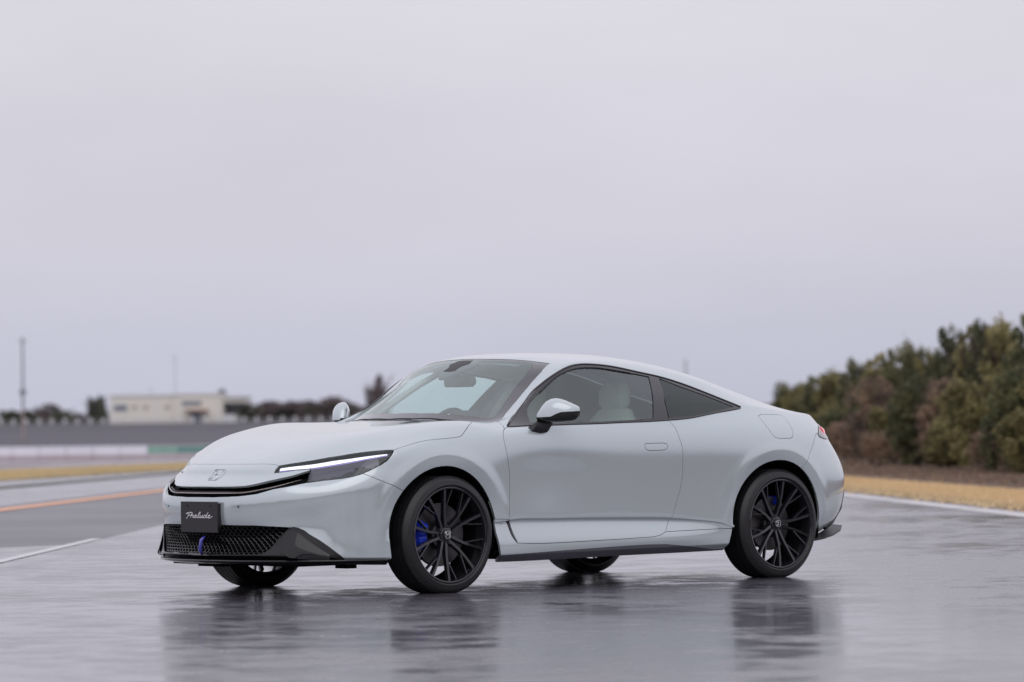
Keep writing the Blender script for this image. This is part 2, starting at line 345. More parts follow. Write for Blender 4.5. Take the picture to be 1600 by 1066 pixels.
# car-space outlines of the panel gaps, lamps, grilles and windows (metres)
TRACE = {
    'dlo': [(0.5221,-0.8141,0.9283), (0.696,-0.7149,1.015), (0.8305,-0.6643,1.1025), (0.9211,-0.6637,1.1646), (1.0134,-0.6634,1.215), (1.1358,-0.6537,1.2622), (1.2414,-0.6469,1.2782), (1.3693,-0.6471,1.2764), (1.5108,-0.6484,1.2635), (1.6808,-0.6535,1.2362), (1.8475,-0.662,1.2089), (2.0024,-0.6848,1.1706), (2.1851,-0.7257,1.1093), (2.2989,-0.752,1.0685), (2.4135,-0.782,1.0259), (2.4042,-0.7911,1.0167), (2.297,-0.8066,1.0048), (2.1635,-0.8212,0.9908), (1.9601,-0.8456,0.9649), (1.8471,-0.8537,0.9561), (1.7321,-0.8595,0.9504), (1.5554,-0.8659,0.9437), (1.3837,-0.8692,0.9403), (1.1939,-0.8722,0.9349), (1.0267,-0.873,0.932), (0.7983,-0.8706,0.9281), (0.6572,-0.8539,0.9256), (0.5107,-0.8268,0.9218)],
    'door_glass': [(0.6826,-0.8314,0.9433), (0.7401,-0.7365,1.0218), (0.7965,-0.7073,1.0656), (0.8778,-0.6943,1.1167), (0.9667,-0.6835,1.1731), (1.0288,-0.6769,1.2067), (1.1047,-0.6708,1.2356), (1.2115,-0.6636,1.2571), (1.3545,-0.6627,1.2594), (1.4927,-0.6674,1.2452), (1.6471,-0.667,1.2265), (1.7642,-0.6722,1.2071), (1.6205,-0.8558,0.9615), (1.3899,-0.8629,0.9525), (1.2007,-0.8652,0.9467), (1.0337,-0.8657,0.9426), (0.8548,-0.8628,0.9401)],
    'quarter_glass': [(1.8505,-0.6739,1.1967), (1.9805,-0.7069,1.1502), (2.1678,-0.7429,1.0928), (2.351,-0.7852,1.0276), (2.1718,-0.813,1.0015), (1.9672,-0.8386,0.9759), (1.7483,-0.8516,0.9642), (1.7751,-0.7954,1.0562)],
    'door': [(0.5098,-0.8283,0.9211), (0.4644,-0.8531,0.9069), (0.4347,-0.8754,0.8891), (0.422,-0.8945,0.8533), (0.4305,-0.9054,0.7871), (0.447,-0.9055,0.7064), (0.4552,-0.9036,0.6563), (0.4567,-0.9022,0.6062), (0.457,-0.9004,0.506), (0.4534,-0.8986,0.4042), (0.4744,-0.8873,0.3589), (0.5128,-0.901,0.2693), (0.6992,-0.9019,0.2617), (0.9068,-0.9027,0.264), (1.1297,-0.9034,0.2681), (1.3564,-0.9034,0.2719), (1.5739,-0.9028,0.2772), (1.6267,-0.9016,0.2862), (1.6691,-0.8979,0.3036), (1.725,-0.9005,0.3951), (1.7558,-0.9021,0.4725), (1.7867,-0.9036,0.5515), (1.8018,-0.9054,0.6206), (1.806,-0.9075,0.6876), (1.8061,-0.9087,0.7714), (1.7978,-0.9071,0.8069), (1.7854,-0.9018,0.845), (1.7706,-0.8807,0.9079), (1.7399,-0.8599,0.9493)],
    'handle': [(1.5014,-0.9068,0.8107), (1.5097,-0.9063,0.8162), (1.5354,-0.9061,0.817), (1.649,-0.9057,0.8185), (1.6744,-0.9061,0.8145), (1.6883,-0.9075,0.7969), (1.6719,-0.9081,0.7811), (1.6459,-0.9082,0.7769), (1.5325,-0.9085,0.7753), (1.5123,-0.9083,0.7821), (1.5003,-0.9077,0.797)],
    'fuel': [(2.5544,-0.8135,0.9802), (2.5159,-0.8272,0.9704), (2.5335,-0.8809,0.9069), (2.5544,-0.9075,0.8581), (2.5699,-0.9134,0.8427), (2.6034,-0.9152,0.8359), (2.7085,-0.9089,0.8365), (2.7361,-0.901,0.8478), (2.7551,-0.8779,0.8854), (2.7642,-0.8064,0.9627), (2.7378,-0.7948,0.9764), (2.6836,-0.7995,0.9793)],
    'vent_l': [(0.4273,-0.8993,0.403), (0.4475,-0.8854,0.3774), (0.4579,-0.8894,0.3486), (0.477,-0.897,0.3053), (0.5108,-0.901,0.2686)],
    'vent_r': [(0.4566,-0.8982,0.4023), (0.471,-0.8848,0.3768), (0.4767,-0.8898,0.3445), (0.4914,-0.8969,0.3049), (0.5138,-0.9009,0.27)],
    'sill_seam_f': [(0.3567,-0.9019,0.4075), (0.4283,-0.8993,0.4037)],
    'sill_seam_r': [(1.6691,-0.8979,0.3036), (2.0844,-0.9012,0.31), (2.2021,-0.9058,0.309)],
    'skirt': [(0.395,-0.8932,0.2025), (0.8135,-0.8964,0.2151), (1.1095,-0.8976,0.2237), (1.3228,-0.8981,0.2287), (1.5138,-0.898,0.2318), (1.6692,-0.8967,0.2301), (1.8583,-0.8889,0.2136), (2.0939,-0.8631,0.1885)],
    'hood_front': [(-0.8457,0.0153,0.7293), (-0.8456,-0.0311,0.7293), (-0.8451,-0.0767,0.7293), (-0.8421,-0.1533,0.7292), (-0.8303,-0.2526,0.7291), (-0.8029,-0.3595,0.7287), (-0.7982,-0.3817,0.7261), (-0.7929,-0.4116,0.7201)],
    'hl_top': [(-0.7929,-0.4116,0.7201), (-0.7377,-0.4743,0.7334), (-0.6679,-0.5482,0.7478), (-0.6103,-0.6062,0.762), (-0.5519,-0.6724,0.7751), (-0.4953,-0.7306,0.7869), (-0.4302,-0.789,0.7961), (-0.3913,-0.8242,0.7998), (-0.3499,-0.858,0.8003)],
    'hl_rest': [(-0.3712,-0.8705,0.7771), (-0.4067,-0.869,0.7427), (-0.4394,-0.8588,0.7222), (-0.4937,-0.8367,0.6934), (-0.5432,-0.8143,0.6715), (-0.5901,-0.789,0.6565), (-0.6318,-0.7576,0.6485), (-0.6697,-0.7217,0.6427), (-0.7185,-0.6714,0.6357), (-0.7704,-0.6239,0.6267), (-0.741,-0.6001,0.6603), (-0.7044,-0.5718,0.7008), (-0.7634,-0.5115,0.6943), (-0.796,-0.4741,0.6877), (-0.8223,-0.433,0.6828), (-0.8316,-0.415,0.6812), (-0.8164,-0.4101,0.7012)],
    'drl': [(-0.797,-0.4251,0.7114), (-0.6773,-0.5608,0.7325), (-0.6029,-0.6411,0.7496), (-0.5481,-0.7065,0.7586), (-0.4981,-0.7612,0.7691), (-0.4484,-0.8106,0.7775), (-0.4138,-0.84,0.7815), (-0.3918,-0.8556,0.7823), (-0.3956,-0.8599,0.7753), (-0.4587,-0.8228,0.7626), (-0.5268,-0.7545,0.7457), (-0.6234,-0.6438,0.7213), (-0.7261,-0.5431,0.7032), (-0.8131,-0.4339,0.6925)],
    'hood_side': [(-0.3499,-0.858,0.8003), (-0.3055,-0.8635,0.8127), (-0.2528,-0.8664,0.8261), (-0.1984,-0.8676,0.8382), (-0.1417,-0.8689,0.8482), (-0.033,-0.8748,0.8566), (0.0268,-0.8759,0.8607), (0.0946,-0.8761,0.8657), (0.1198,-0.8742,0.8704), (0.1393,-0.8686,0.8799), (0.1908,-0.8448,0.9112), (0.2573,-0.7962,0.9428)],
    'bumper_cut': [(-0.5392,-0.815,0.6749), (-0.5332,-0.8213,0.6717), (-0.4691,-0.8607,0.6426), (-0.3895,-0.8845,0.61), (-0.3065,-0.899,0.5748)],
    'slot': [(-0.9984,0.108,0.6096), (-1.0019,-0.0932,0.607), (-0.9843,-0.2208,0.6079), (-0.9558,-0.3124,0.6117), (-0.9228,-0.3694,0.6225), (-0.8826,-0.4199,0.6377), (-0.796,-0.5218,0.6651), (-0.7116,-0.575,0.6936), (-0.7715,-0.621,0.6278), (-0.8458,-0.5523,0.6079), (-0.8954,-0.4889,0.595), (-0.95,-0.4108,0.5695), (-0.9766,-0.3527,0.5617), (-0.9947,-0.2964,0.5568), (-1.023,-0.12,0.5514), (-1.0259,0.0724,0.553)],
    'chrome': [(-1.0169,0.0839,0.58), (-1.016,-0.1112,0.5771), (-0.9983,-0.2386,0.5785), (-0.977,-0.3182,0.5821), (-0.9419,-0.3934,0.5947), (-0.8866,-0.478,0.6143), (-0.8306,-0.5336,0.6354), (-0.7726,-0.576,0.6537)],
    'mesh': [(-1.0226,0.0789,0.3975), (-1.0145,-0.1712,0.3985), (-0.9546,-0.4068,0.3963), (-0.8488,-0.5741,0.386), (-0.8664,-0.5524,0.3601), (-0.8858,-0.5262,0.329), (-0.9032,-0.503,0.2944), (-0.9234,-0.4776,0.2633), (-0.9435,-0.4469,0.245), (-0.961,-0.41,0.2369), (-1.014,-0.1969,0.2326), (-1.024,0.0794,0.2305)],
    'garnish': [(-0.8488,-0.5741,0.386), (-0.8351,-0.5914,0.3876), (-0.8217,-0.6079,0.3829), (-0.8017,-0.6326,0.3699), (-0.7831,-0.6578,0.3469), (-0.7466,-0.7015,0.3139), (-0.7037,-0.7415,0.2718), (-0.6562,-0.7758,0.226), (-0.6331,-0.7635,0.2008), (-1.024,0.0794,0.2305), (-1.014,-0.1969,0.2326), (-0.961,-0.41,0.2369), (-0.9435,-0.4469,0.245), (-0.9234,-0.4776,0.2633), (-0.9032,-0.503,0.2944), (-0.8858,-0.5262,0.329), (-0.8664,-0.5524,0.3601)],
    'ws_side': [(0.5428,-0.7208,0.9549), (0.6462,-0.6559,0.994), (0.7247,-0.6287,1.0413), (0.8207,-0.6048,1.107), (0.9069,-0.5922,1.1731), (0.9804,-0.5941,1.2319), (1.0765,-0.566,1.2843)],
    'ws_top': [(1.0765,-0.566,1.2843), (1.0486,-0.4924,1.2949), (1.0331,-0.4407,1.3014), (1.0115,-0.3679,1.3084), (0.9871,-0.2839,1.3133), (0.9601,-0.1573,1.3173), (0.9528,-0.006,1.3204)],
    'rb_cut': [(2.9855,-0.8423,0.8374), (2.8856,-0.8992,0.7534), (2.8057,-0.9266,0.6714)],
    'lamp': [(3.1836,-0.691,0.9067), (3.0669,-0.7893,0.8758), (3.038,-0.8154,0.8526), (3.0777,-0.8077,0.8348), (3.1289,-0.7909,0.8208)],
    'facet_up': [(-0.8645,-0.5556,0.3566), (-0.8446,-0.5808,0.3703), (-0.8234,-0.6096,0.3563), (-0.7953,-0.6516,0.318), (-0.7569,-0.6972,0.276), (-0.7109,-0.7389,0.2373)],
    'facet_lo': [(-0.8979,-0.5347,0.2497), (-0.8716,-0.5793,0.2323), (-0.8369,-0.6191,0.2268), (-0.7994,-0.6554,0.2229), (-0.7524,-0.6963,0.2187), (-0.7063,-0.7329,0.2163)],
    'sensor': [(-1.0007,-0.309,0.4998)],
    'plate': [(-1.0228,0.1678,0.5258), (-1.0234,-0.1633,0.5254), (-1.0055,-0.1462,0.3583), (-1.0014,0.1838,0.3596)],
    'emblem': [(-0.9395,0.0566,0.6513), (-0.894,-0.0473,0.6967), (-0.9098,0.0136,0.6757)],
    'mirror_base': [(0.6382,-0.864,0.9163), (0.6671,-0.8959,0.8727), (0.7429,-0.8775,0.9155)],
}

# ------------------------------------------------------------------ materials of the car
def paint_mat():
    m, t, b = new_mat('pearl_white_paint')
    b.inputs['Base Color'].default_value = (0.565, 0.628, 0.655, 1)
    b.inputs['Roughness'].default_value = 0.34
    b.inputs['Metallic'].default_value = 0.40
    b.inputs['Coat Weight'].default_value = 1.0
    b.inputs['Coat Roughness'].default_value = 0.015
    b.inputs['Coat IOR'].default_value = 1.65
    lw = t.nodes.new('ShaderNodeTexNoise'); lw.inputs['Scale'].default_value = 900; lw.inputs['Detail'].default_value = 1
    tcn = t.nodes.new('ShaderNodeTexCoord'); t.links.new(tcn.outputs['Object'], lw.inputs['Vector'])
    mr_ = t.nodes.new('ShaderNodeMapRange'); mr_.inputs[3].default_value = 0.13; mr_.inputs[4].default_value = 0.21
    t.links.new(lw.outputs['Fac'], mr_.inputs[0]); t.links.new(mr_.outputs[0], b.inputs['Roughness'])
    return m
M = {}
M['paint'] = paint_mat()
M['gloss_black'] = simple('gloss_black_plastic', (0.006, 0.006, 0.008), 0.25, coat=1.0, spec=0.1)
M['skirt'] = simple('dark_grey_skirt_plastic', (0.11, 0.105, 0.13), 0.25, coat=1.0)
M['satin_black'] = simple('satin_black_plastic', (0.014, 0.013, 0.016), 0.42, var=0.2, scale=60)
M['trim_black'] = simple('window_trim_black', (0.02, 0.018, 0.024), 0.16, coat=0.6)
M['flat_black'] = simple('flat_black_liner', (0.006, 0.006, 0.007), 0.9, spec=0.1)
M['frit'] = simple('ceramic_band_glass', (0.035, 0.032, 0.042), 0.10, coat=1.0)
M['frit'].node_tree.nodes['Principled BSDF'].inputs['Coat IOR'].default_value = 1.9
M['rubber'] = simple('tyre_rubber', (0.013, 0.012, 0.014), 0.42, var=0.25, scale=35, bump=0.15)
M['rim'] = simple('dark_wheel_alloy', (0.020, 0.019, 0.024), 0.13, metal=0.4, coat=0.8)
M['steel'] = simple('brake_steel', (0.10, 0.095, 0.10), 0.42, metal=1.0, var=0.15, scale=30)
M['blue_caliper'] = simple('blue_caliper_paint', (0.006, 0.035, 0.55), 0.22, coat=1.0)
M['blue_tab'] = simple('blue_accent_paint', (0.07, 0.07, 0.45), 0.3, coat=1.0)
M['chrome'] = simple('bright_chrome', (0.72, 0.72, 0.75), 0.12, metal=1.0)
M['champagne'] = simple('pale_metal_strip', (0.66, 0.58, 0.54), 0.22, metal=1.0)
M['white_letter'] = simple('white_lettering', (0.82, 0.82, 0.84), 0.4)
M['plate'] = simple('plate_dark', (0.030, 0.027, 0.032), 0.50, var=0.1, scale=40)
M['glass_front'] = glass_mat('windscreen_glass', (0.80, 0.95, 0.91), ior=1.52, boost=3.0)
M['glass_side'] = glass_mat('side_glass', (0.78, 0.90, 0.87), ior=1.52, boost=1.8)
M['glass_dark'] = glass_mat('privacy_glass', (0.05, 0.045, 0.055), ior=1.65, boost=.75)
M['lens_clear'] = glass_mat('lamp_cover', (0.92, 0.92, 0.95), ior=1.45, boost=1.0)
M['lamp_dark'] = simple('lamp_bezel', (0.035, 0.033, 0.042), 0.22, metal=0.5)
M['lamp_grey'] = simple('lamp_reflector', (0.12, 0.115, 0.14), 0.22, metal=0.7)
M['drl'] = simple('lit_light_strip', (0.9, 0.9, 0.95), 0.3, emit=((0.93, 0.93, 1.0), 0.78))
M['drl_edge'] = simple('lit_strip_edge', (0.3, 0.25, 0.6), 0.3, emit=((0.30, 0.25, 0.75), 0.5))
M['tail_red'] = simple('red_lamp_lens', (0.50, 0.02, 0.03), 0.12, coat=1.0, emit=((1.0, 0.10, 0.13), 0.75))
M['tail_smoke'] = simple('smoked_lamp_lens', (0.20, 0.17, 0.18), 0.08, coat=1.0)
M['cabin_grey'] = simple('cabin_fabric_pale', (0.55, 0.57, 0.54), 0.85, var=0.08, scale=40)
M['headliner'] = simple('headliner_grey', (0.66, 0.67, 0.65), 0.9)
M['cabin_dark'] = simple('cabin_dark_plastic', (0.045, 0.047, 0.050), 0.55)
M['cabin_mid'] = simple('cabin_mid_grey', (0.20, 0.21, 0.215), 0.7)

car = empty('sports_coupe', (0, 0, 0))
tag(car, 'pearl white two-door sports coupe with black wheels parked on the wet track', 'car')

# ------------------------------------------------------------------ cut the surface into panels
ARCH = ((-0.022, 0.327, 0.381), (2.593, 0.326, 0.381))     # X, Z, radius
DIRS = {'side': Vector((0, 1, 0)), 'front': Vector((0.667, 0.745, 0)).normalized(), 'top': Vector((0, 0, -1)), 'rear': Vector((-1, 0, 0)), 'nose': Vector((1, 0, 0))}
def basis_of(d):
    if d == 'side': return Vector((1, 0, 0)), Vector((0, 0, 1))
    if d == 'front': return Vector((0.745, -0.667, 0)).normalized(), Vector((0, 0, 1))
    if d == 'top': return Vector((1, 0, 0)), Vector((0, 1, 0))
    return Vector((0, 1, 0)), Vector((0, 0, 1))
def to2(poly, d):
    e1, e2 = basis_of(d)
    return [(Vector(p).dot(e1), Vector(p).dot(e2)) for p in poly]
def in_poly(P, poly):
    """vectorised even-odd test, P (n,2)"""
    x, y = P[:, 0], P[:, 1]; r = np.zeros(len(P), bool); n = len(poly)
    for i in range(n):
        (x1, y1), (x2, y2) = poly[i], poly[(i + 1) % n]
        if y1 == y2: continue
        c = ((y1 > y) != (y2 > y)) & (x < (x2 - x1) * (y - y1) / (y2 - y1) + x1)
        r ^= c
    return r
def smooth_line(pts, n=4):
    """rounds a traced open polyline with a Catmull-Rom curve"""
    P = [Vector(p) for p in pts]; o = []
    for i in range(len(P) - 1):
        p0 = P[max(i - 1, 0)]; p1 = P[i]; p2 = P[i + 1]; p3 = P[min(i + 2, len(P) - 1)]
        for k in range(n):
            t = k / n
            o.append(0.5 * ((2 * p1) + (p2 - p0) * t + (2 * p0 - 5 * p1 + 4 * p2 - p3) * t * t + (3 * p1 - p0 - 3 * p2 + p3) * t ** 3))
    o.append(P[-1]); return [tuple(p) for p in o]

T = TRACE
HX0 = float(np.interp(0.0, [p[1] for p in T['hood_front'][::-1]], [p[0] for p in T['hood_front'][::-1]]))
hl_poly = T['hl_top'] + T['hl_rest']
hood_poly = [(-1.2, 0.05, .7)] if False else None
ws_side = T['ws_side']; ws_top = T['ws_top']
cowl = [(0.330, 0.0, .96), (0.352, -0.2, .96), (0.412, -0.40, .96), (0.495, -0.59, .96)]
hood_poly = ([(HX0, 0.05, .73), (HX0, 0.0, .73)] + [p for p in T['hood_front'][:-1] if p[1] < -.02] + T['hl_top'] + T['hood_side'][1:-1] +
             [(0.262, -0.800, .94), (0.335, -0.735, .95), (0.425, -0.655, .95), (0.455, -0.57, .96), (0.385, -0.38, .96), (0.328, -0.19, .96), (0.306, 0.0, .96), (0.306, 0.05, .96)])
cowl_poly = [(0.306, 0.05, .96), (0.306, 0.0, .96), (0.328, -0.19, .96), (0.385, -0.38, .96), (0.455, -0.57, .96), (0.50, -0.645, .95), (0.54, -0.685, .955), (0.565, -0.696, .955),
             (0.495, -0.59, .96), (0.412, -0.40, .96), (0.352, -0.2, .96), (0.330, 0.0, .96), (0.330, 0.05, .96)]
ws_poly = [(0.330, 0.05, 1)] + cowl + [tuple(p) for p in ws_side] + [tuple(p) for p in ws_top[1:-1]] + [(0.952, 0.0, 1.3), (0.952, 0.05, 1.3)]
ws_in = [(0.385, 0.05, 1), (0.385, 0.0, 1), (0.405, -0.2, 1), (0.455, -0.38, 1), (0.545, -0.575, 1), (0.590, -0.625, 1), (0.640, -0.615, 1), (0.72, -0.577, 1), (0.81, -0.545, 1), (0.90, -0.53, 1), (0.975, -0.520, 1), (1.012, -0.495, 1), (1.018, -0.47, 1), (1.000, -0.40, 1), (0.975, -0.30, 1), (0.945, -0.17, 1), (0.935, 0.0, 1), (0.935, 0.05, 1)]
REG = [
 ('slot', [(-1.1, 0.3, 0.609), (-0.985, 0.126, 0.609)] + T['slot'][1:-1] + [(-1.024, 0.074, 0.552), (-1.1, 0.3, 0.552)], 'front'),
 ('mesh', [(-1.022, 0.3, 0.398)] + T['mesh'][:-1] + [(-1.024, 0.079, 0.231), (-1.024, 0.3, 0.231)], 'front'),
 ('garnish', [(-1.022, 0.3, 0.398)] + T['mesh'][:4] + T['garnish'][1:8] + [(-0.640, -0.785, 0.205), (-0.62, -0.79, 0.10), (-1.1, 0.4, 0.10), (-1.1, 0.4, 0.398)], 'front'),
 ('headlight', hl_poly, 'front'),
 ('hood', hood_poly, 'top'),
 ('cowl', cowl_poly, 'top'),
 ('windshield', ws_in, 'top'),
 ('windshield_band', ws_poly, 'top'),
 ('door_glass', T['door_glass'], 'side'),
 ('quarter_glass', T['quarter_glass'], 'side'),
 ('window_trim', T['dlo'], 'side'),
 ('handle', T['handle'], 'side'),
 ('door', smooth_line(T['door'][:11], 2) + T['door'][11:], 'side'),
 ('fuel', T['fuel'], 'side'),
 ('skirt', T['skirt'] + [(2.30, -.86, .189), (2.30, -.86, .1), (0.3, -.86, .1), (0.3, -.89, .203)], 'side'),
 ('sill', [(0.30, -.88, 0.408), (0.368, -.88, .407), (0.466, -.88, .4035)] + smooth_line(T['door'][:11], 2)[-3:] + T['door'][11:19] + T['sill_seam_r'][1:] + [(2.30, -.9, .309), (2.30, -.9, .1), (.30, -.9, .1)], 'side'),
 ('under', [(-1.3, 0, .206), (-0.2, 0, .206), (-0.2, 0, 0), (-1.3, 0, 0)], 'side'),
 ('bumper', [(-1.3, 0, 1.0), (-0.45, 0, 1.0), (-0.45, 0, .78)] + [(-0.560, 0, .684)] + T['bumper_cut'][1:] + [(-0.20, 0, .50), (-0.20, 0, .1), (-1.3, 0, .1)], 'side'),
 ('fender', [(-0.70, 0, 0.9), (-0.56, 0, .684)] + T['bumper_cut'][1:] + [(-0.1, 0, .55), (-0.1, 0, .407), (0.468, 0, .4035)] + T['door'][9:0:-1] + [(0.487, -.85, .924), (0.497, 0, .94), (0.50, 0, .99), (0.1, 0, 1.1)], 'side'),
 ('lamp', [(3.20, -.7, .918), (3.115, -.76, .898), (3.052, -.81, .862), (3.045, -.812, .848), (3.08, -.805, .834), (3.14, -.79, .826), (3.30, 0, .828), (3.7, 0, .828), (3.7, 0, .918)], 'side'),
 ('rear_diffuser', [(3.6, 0.05, .47), (3.6, -.45, .45), (3.6, -.56, .43), (3.5, -.60, .46), (3.5, -.70, .62), (3.5, -.735, .60), (3.5, -.74, .30), (3.5, -.80, .10), (3.5, 0.05, .10)], 'rear'),
 ('rear_bumper', [(3.02, 0, .86), (2.986, 0, .837)] + T['rb_cut'][1:] + [(2.7, 0, .55), (2.7, 0, .1), (3.8, 0, .1), (3.8, 0, .86)], 'side'),
 ('rear_glass', [(2.02, 0.05, 1), (2.02, 0.0, 1), (2.06, -.38, 1), (2.12, -.45, 1), (2.60, -.46, 1), (2.86, -.44, 1), (2.90, -.36, 1), (2.93, 0.0, 1), (2.93, 0.05, 1)], 'top'),
]
REG2 = [(n, to2(p, d), d) for n, p, d in REG]

def face_ok(n, c, d, name):
    dd = DIRS[d]
    if n.dot(dd) > -0.06: return False
    if d == 'side' and name not in ('under', 'lamp') and c.y > -0.25: return False
    if d == 'rear' and c.x < 2.9: return False
    if d == 'front' and c.x > -0.2: return False
    return True

def cut_poly(bm, poly, d, name, closed=True):
    e1, e2 = basis_of(d); dv = DIRS[d]
    P = np.array(poly); lo = P.min(0) - 0.03; hi = P.max(0) + 0.03
    cand = set()
    for f in bm.faces:
        c = f.calc_center_median()
        u = c.dot(e1); v = c.dot(e2)
        if lo[0] < u < hi[0] and lo[1] < v < hi[1] and face_ok(f.normal, c, d, name):
            cand.add(f)
    # keep only the faces near the outline
    cl = list(cand); cc = np.array([(f.calc_center_median().dot(e1), f.calc_center_median().dot(e2)) for f in cl]).reshape(-1, 2)
    n = len(poly); near = np.zeros(len(cl), bool)
    for i in range(n):
        a = np.array(poly[i]); b = np.array(poly[(i + 1) % n]); ab = b - a; L2 = max(ab @ ab, 1e-12)
        t = np.clip(((cc - a) @ ab) / L2, 0, 1)
        near |= (np.hypot(*(cc - (a + t[:, None] * ab)).T) < 0.03)
    cand = {f for f, k in zip(cl, near) if k}
    for i in range(n):
        a = poly[i]; b = poly[(i + 1) % n]
        if abs(a[0] - b[0]) + abs(a[1] - b[1]) < 1e-6: continue
        x0, x1 = min(a[0], b[0]) - 1e-4, max(a[0], b[0]) + 1e-4
        y0, y1 = min(a[1], b[1]) - 1e-4, max(a[1], b[1]) + 1e-4
        sel = []
        for f in cand:
            us = [v.co.dot(e1) for v in f.verts]; vs = [v.co.dot(e2) for v in f.verts]
            if max(us) > x0 and min(us) < x1 and max(vs) > y0 and min(vs) < y1: sel.append(f)
        if not sel: continue
        A = e1 * a[0] + e2 * a[1]; B = e1 * b[0] + e2 * b[1]
        no = dv.cross(B - A).normalized()
        geom = set(sel)
        for f in sel: geom.update(f.edges); geom.update(f.verts)
        r = bmesh.ops.bisect_plane(bm, geom=list(geom), dist=2e-5, plane_co=A, plane_no=no)
        cand = {f for f in cand if f.is_valid}
        cand.update(g for g in r['geom'] if isinstance(g, bmesh.types.BMFace))

def circle(cx, cz, r, n=72):
    return [(cx + r * math.cos(2 * math.pi * k / n), cz + r * math.sin(2 * math.pi * k / n)) for k in range(n)]

def arch_outline(i):
    cx, cz, r = ARCH[i]
    q = [(cx + r * math.cos(math.radians(a)), cz + r * math.sin(math.radians(a))) for a in range(0, 181, 4)]
    lo = ([(-0.398, .27), (-0.388, .19), (-0.38, .05), (.40, .05), (.392, .19), (.376, .26)], [(2.200, .27), (2.178, .19), (2.17, .05), (2.96, .05), (2.958, .20), (2.968, .27)])[i]
    return q + lo
fine = body_half(4)
bm = bmesh.new(); bm.from_mesh(fine)
bmesh.ops.delete(bm, geom=[f for f in bm.faces if f.calc_center_median().y > 0], context='FACES')
bm.normal_update()
_n = sum(f.normal.dot(Vector((0, -1, 0))) for f in bm.faces)
if _n < 0: bmesh.ops.reverse_faces(bm, faces=bm.faces[:])
bm.normal_update()
RIDGE = 0.062
for _i, (cx, cz, r) in enumerate(ARCH):
    cut_poly(bm, arch_outline(_i), 'side', 'arch')
    cut_poly(bm, circle(cx, cz, r + RIDGE), 'side', 'arch')
bm.normal_update()
for nme, poly, d in REG2:
    cut_poly(bm, poly, d, nme)
    bm.normal_update()
# weld the tiny slivers left by the cuts
bmesh.ops.remove_doubles(bm, verts=bm.verts[:], dist=0.0006)
bm.normal_update()
# classify
bm.faces.ensure_lookup_table(); bm.verts.ensure_lookup_table()
cen = np.array([f.calc_center_median()[:] for f in bm.faces]); nor = np.array([f.normal[:] for f in bm.faces])
lab = np.full(len(cen), -1)
names = [n for n, _, _ in REG2] + ['body_shell', 'hole']
hole = np.zeros(len(cen), bool)
for _i in (0, 1):
    hole |= in_poly(cen[:, [0, 2]], arch_outline(_i)) & (cen[:, 1] < -0.45)
for i, (nme, poly, d) in enumerate(REG2):
    e1, e2 = (np.array(e) for e in basis_of(d))
    m = in_poly(np.stack([cen @ e1, cen @ e2], 1), poly)
    m &= (nor @ np.array(DIRS[d])) < -0.05 if nme not in ('under', 'bumper', 'rear_bumper', 'lamp', 'skirt', 'sill') else True
    if d == 'side' and nme not in ('under', 'lamp', 'bumper', 'rear_bumper'): m &= cen[:, 1] < -0.25
    if nme in ('window_trim', 'door_glass', 'quarter_glass'): m &= (nor[:, 1] < -0.20) & (-cen[:, 1] > np.interp(cen[:, 0], [0.50, 0.70, 0.83, 0.92, 1.00, 1.15], [0.76, 0.692, 0.652, 0.640, 0.630, 0.600]))
    if d == 'rear': m &= cen[:, 0] > 2.9
    if d == 'front': m &= cen[:, 0] < -0.2
    lab[(lab < 0) & m] = i
lab[lab < 0] = names.index('body_shell')
lab[hole] = names.index('hole')
# wheel arch flares
co = np.array([v.co[:] for v in bm.verts])
dy = np.zeros(len(co))
for cx, cz, r in ARCH:
    rr = np.hypot(co[:, 0] - cx, co[:, 2] - cz)
    fade = np.clip((co[:, 2] - 0.30) / 0.18, 0, 1) * (co[:, 1] < -0.45)
    top = np.clip((co[:, 2] - 0.30) / 0.4, 0, 1)
    t = np.clip((r + RIDGE + 0.07 - rr) / 0.07, 0, 1); outer = 0.0055 * t * t * (3 - 2 * t)
    inner = -0.0165 * np.clip((r + RIDGE - rr) / RIDGE, 0, 1.2)
    dy += fade * (outer + inner) * (rr < r + RIDGE + 0.07)
for v, k in zip(bm.verts, dy): v.co.y -= k
bm.normal_update()
master = bpy.data.meshes.new('master'); bm.to_mesh(master); bm.free()
master.polygons.foreach_set('use_smooth', [True] * len(master.polygons))
master.set_sharp_from_angle(angle=math.radians(24))
mv = np.empty(len(master.vertices) * 3); master.vertices.foreach_get('co', mv); mv = mv.reshape(-1, 3)
vn = np.empty(len(master.vertices) * 3); master.vertices.foreach_get('normal', vn); vn = vn.reshape(-1, 3)
cn = np.array([c.vector[:] for c in master.corner_normals])
PF = [tuple(p.vertices) for p in master.polygons]; PL = [p.loop_start for p in master.polygons]

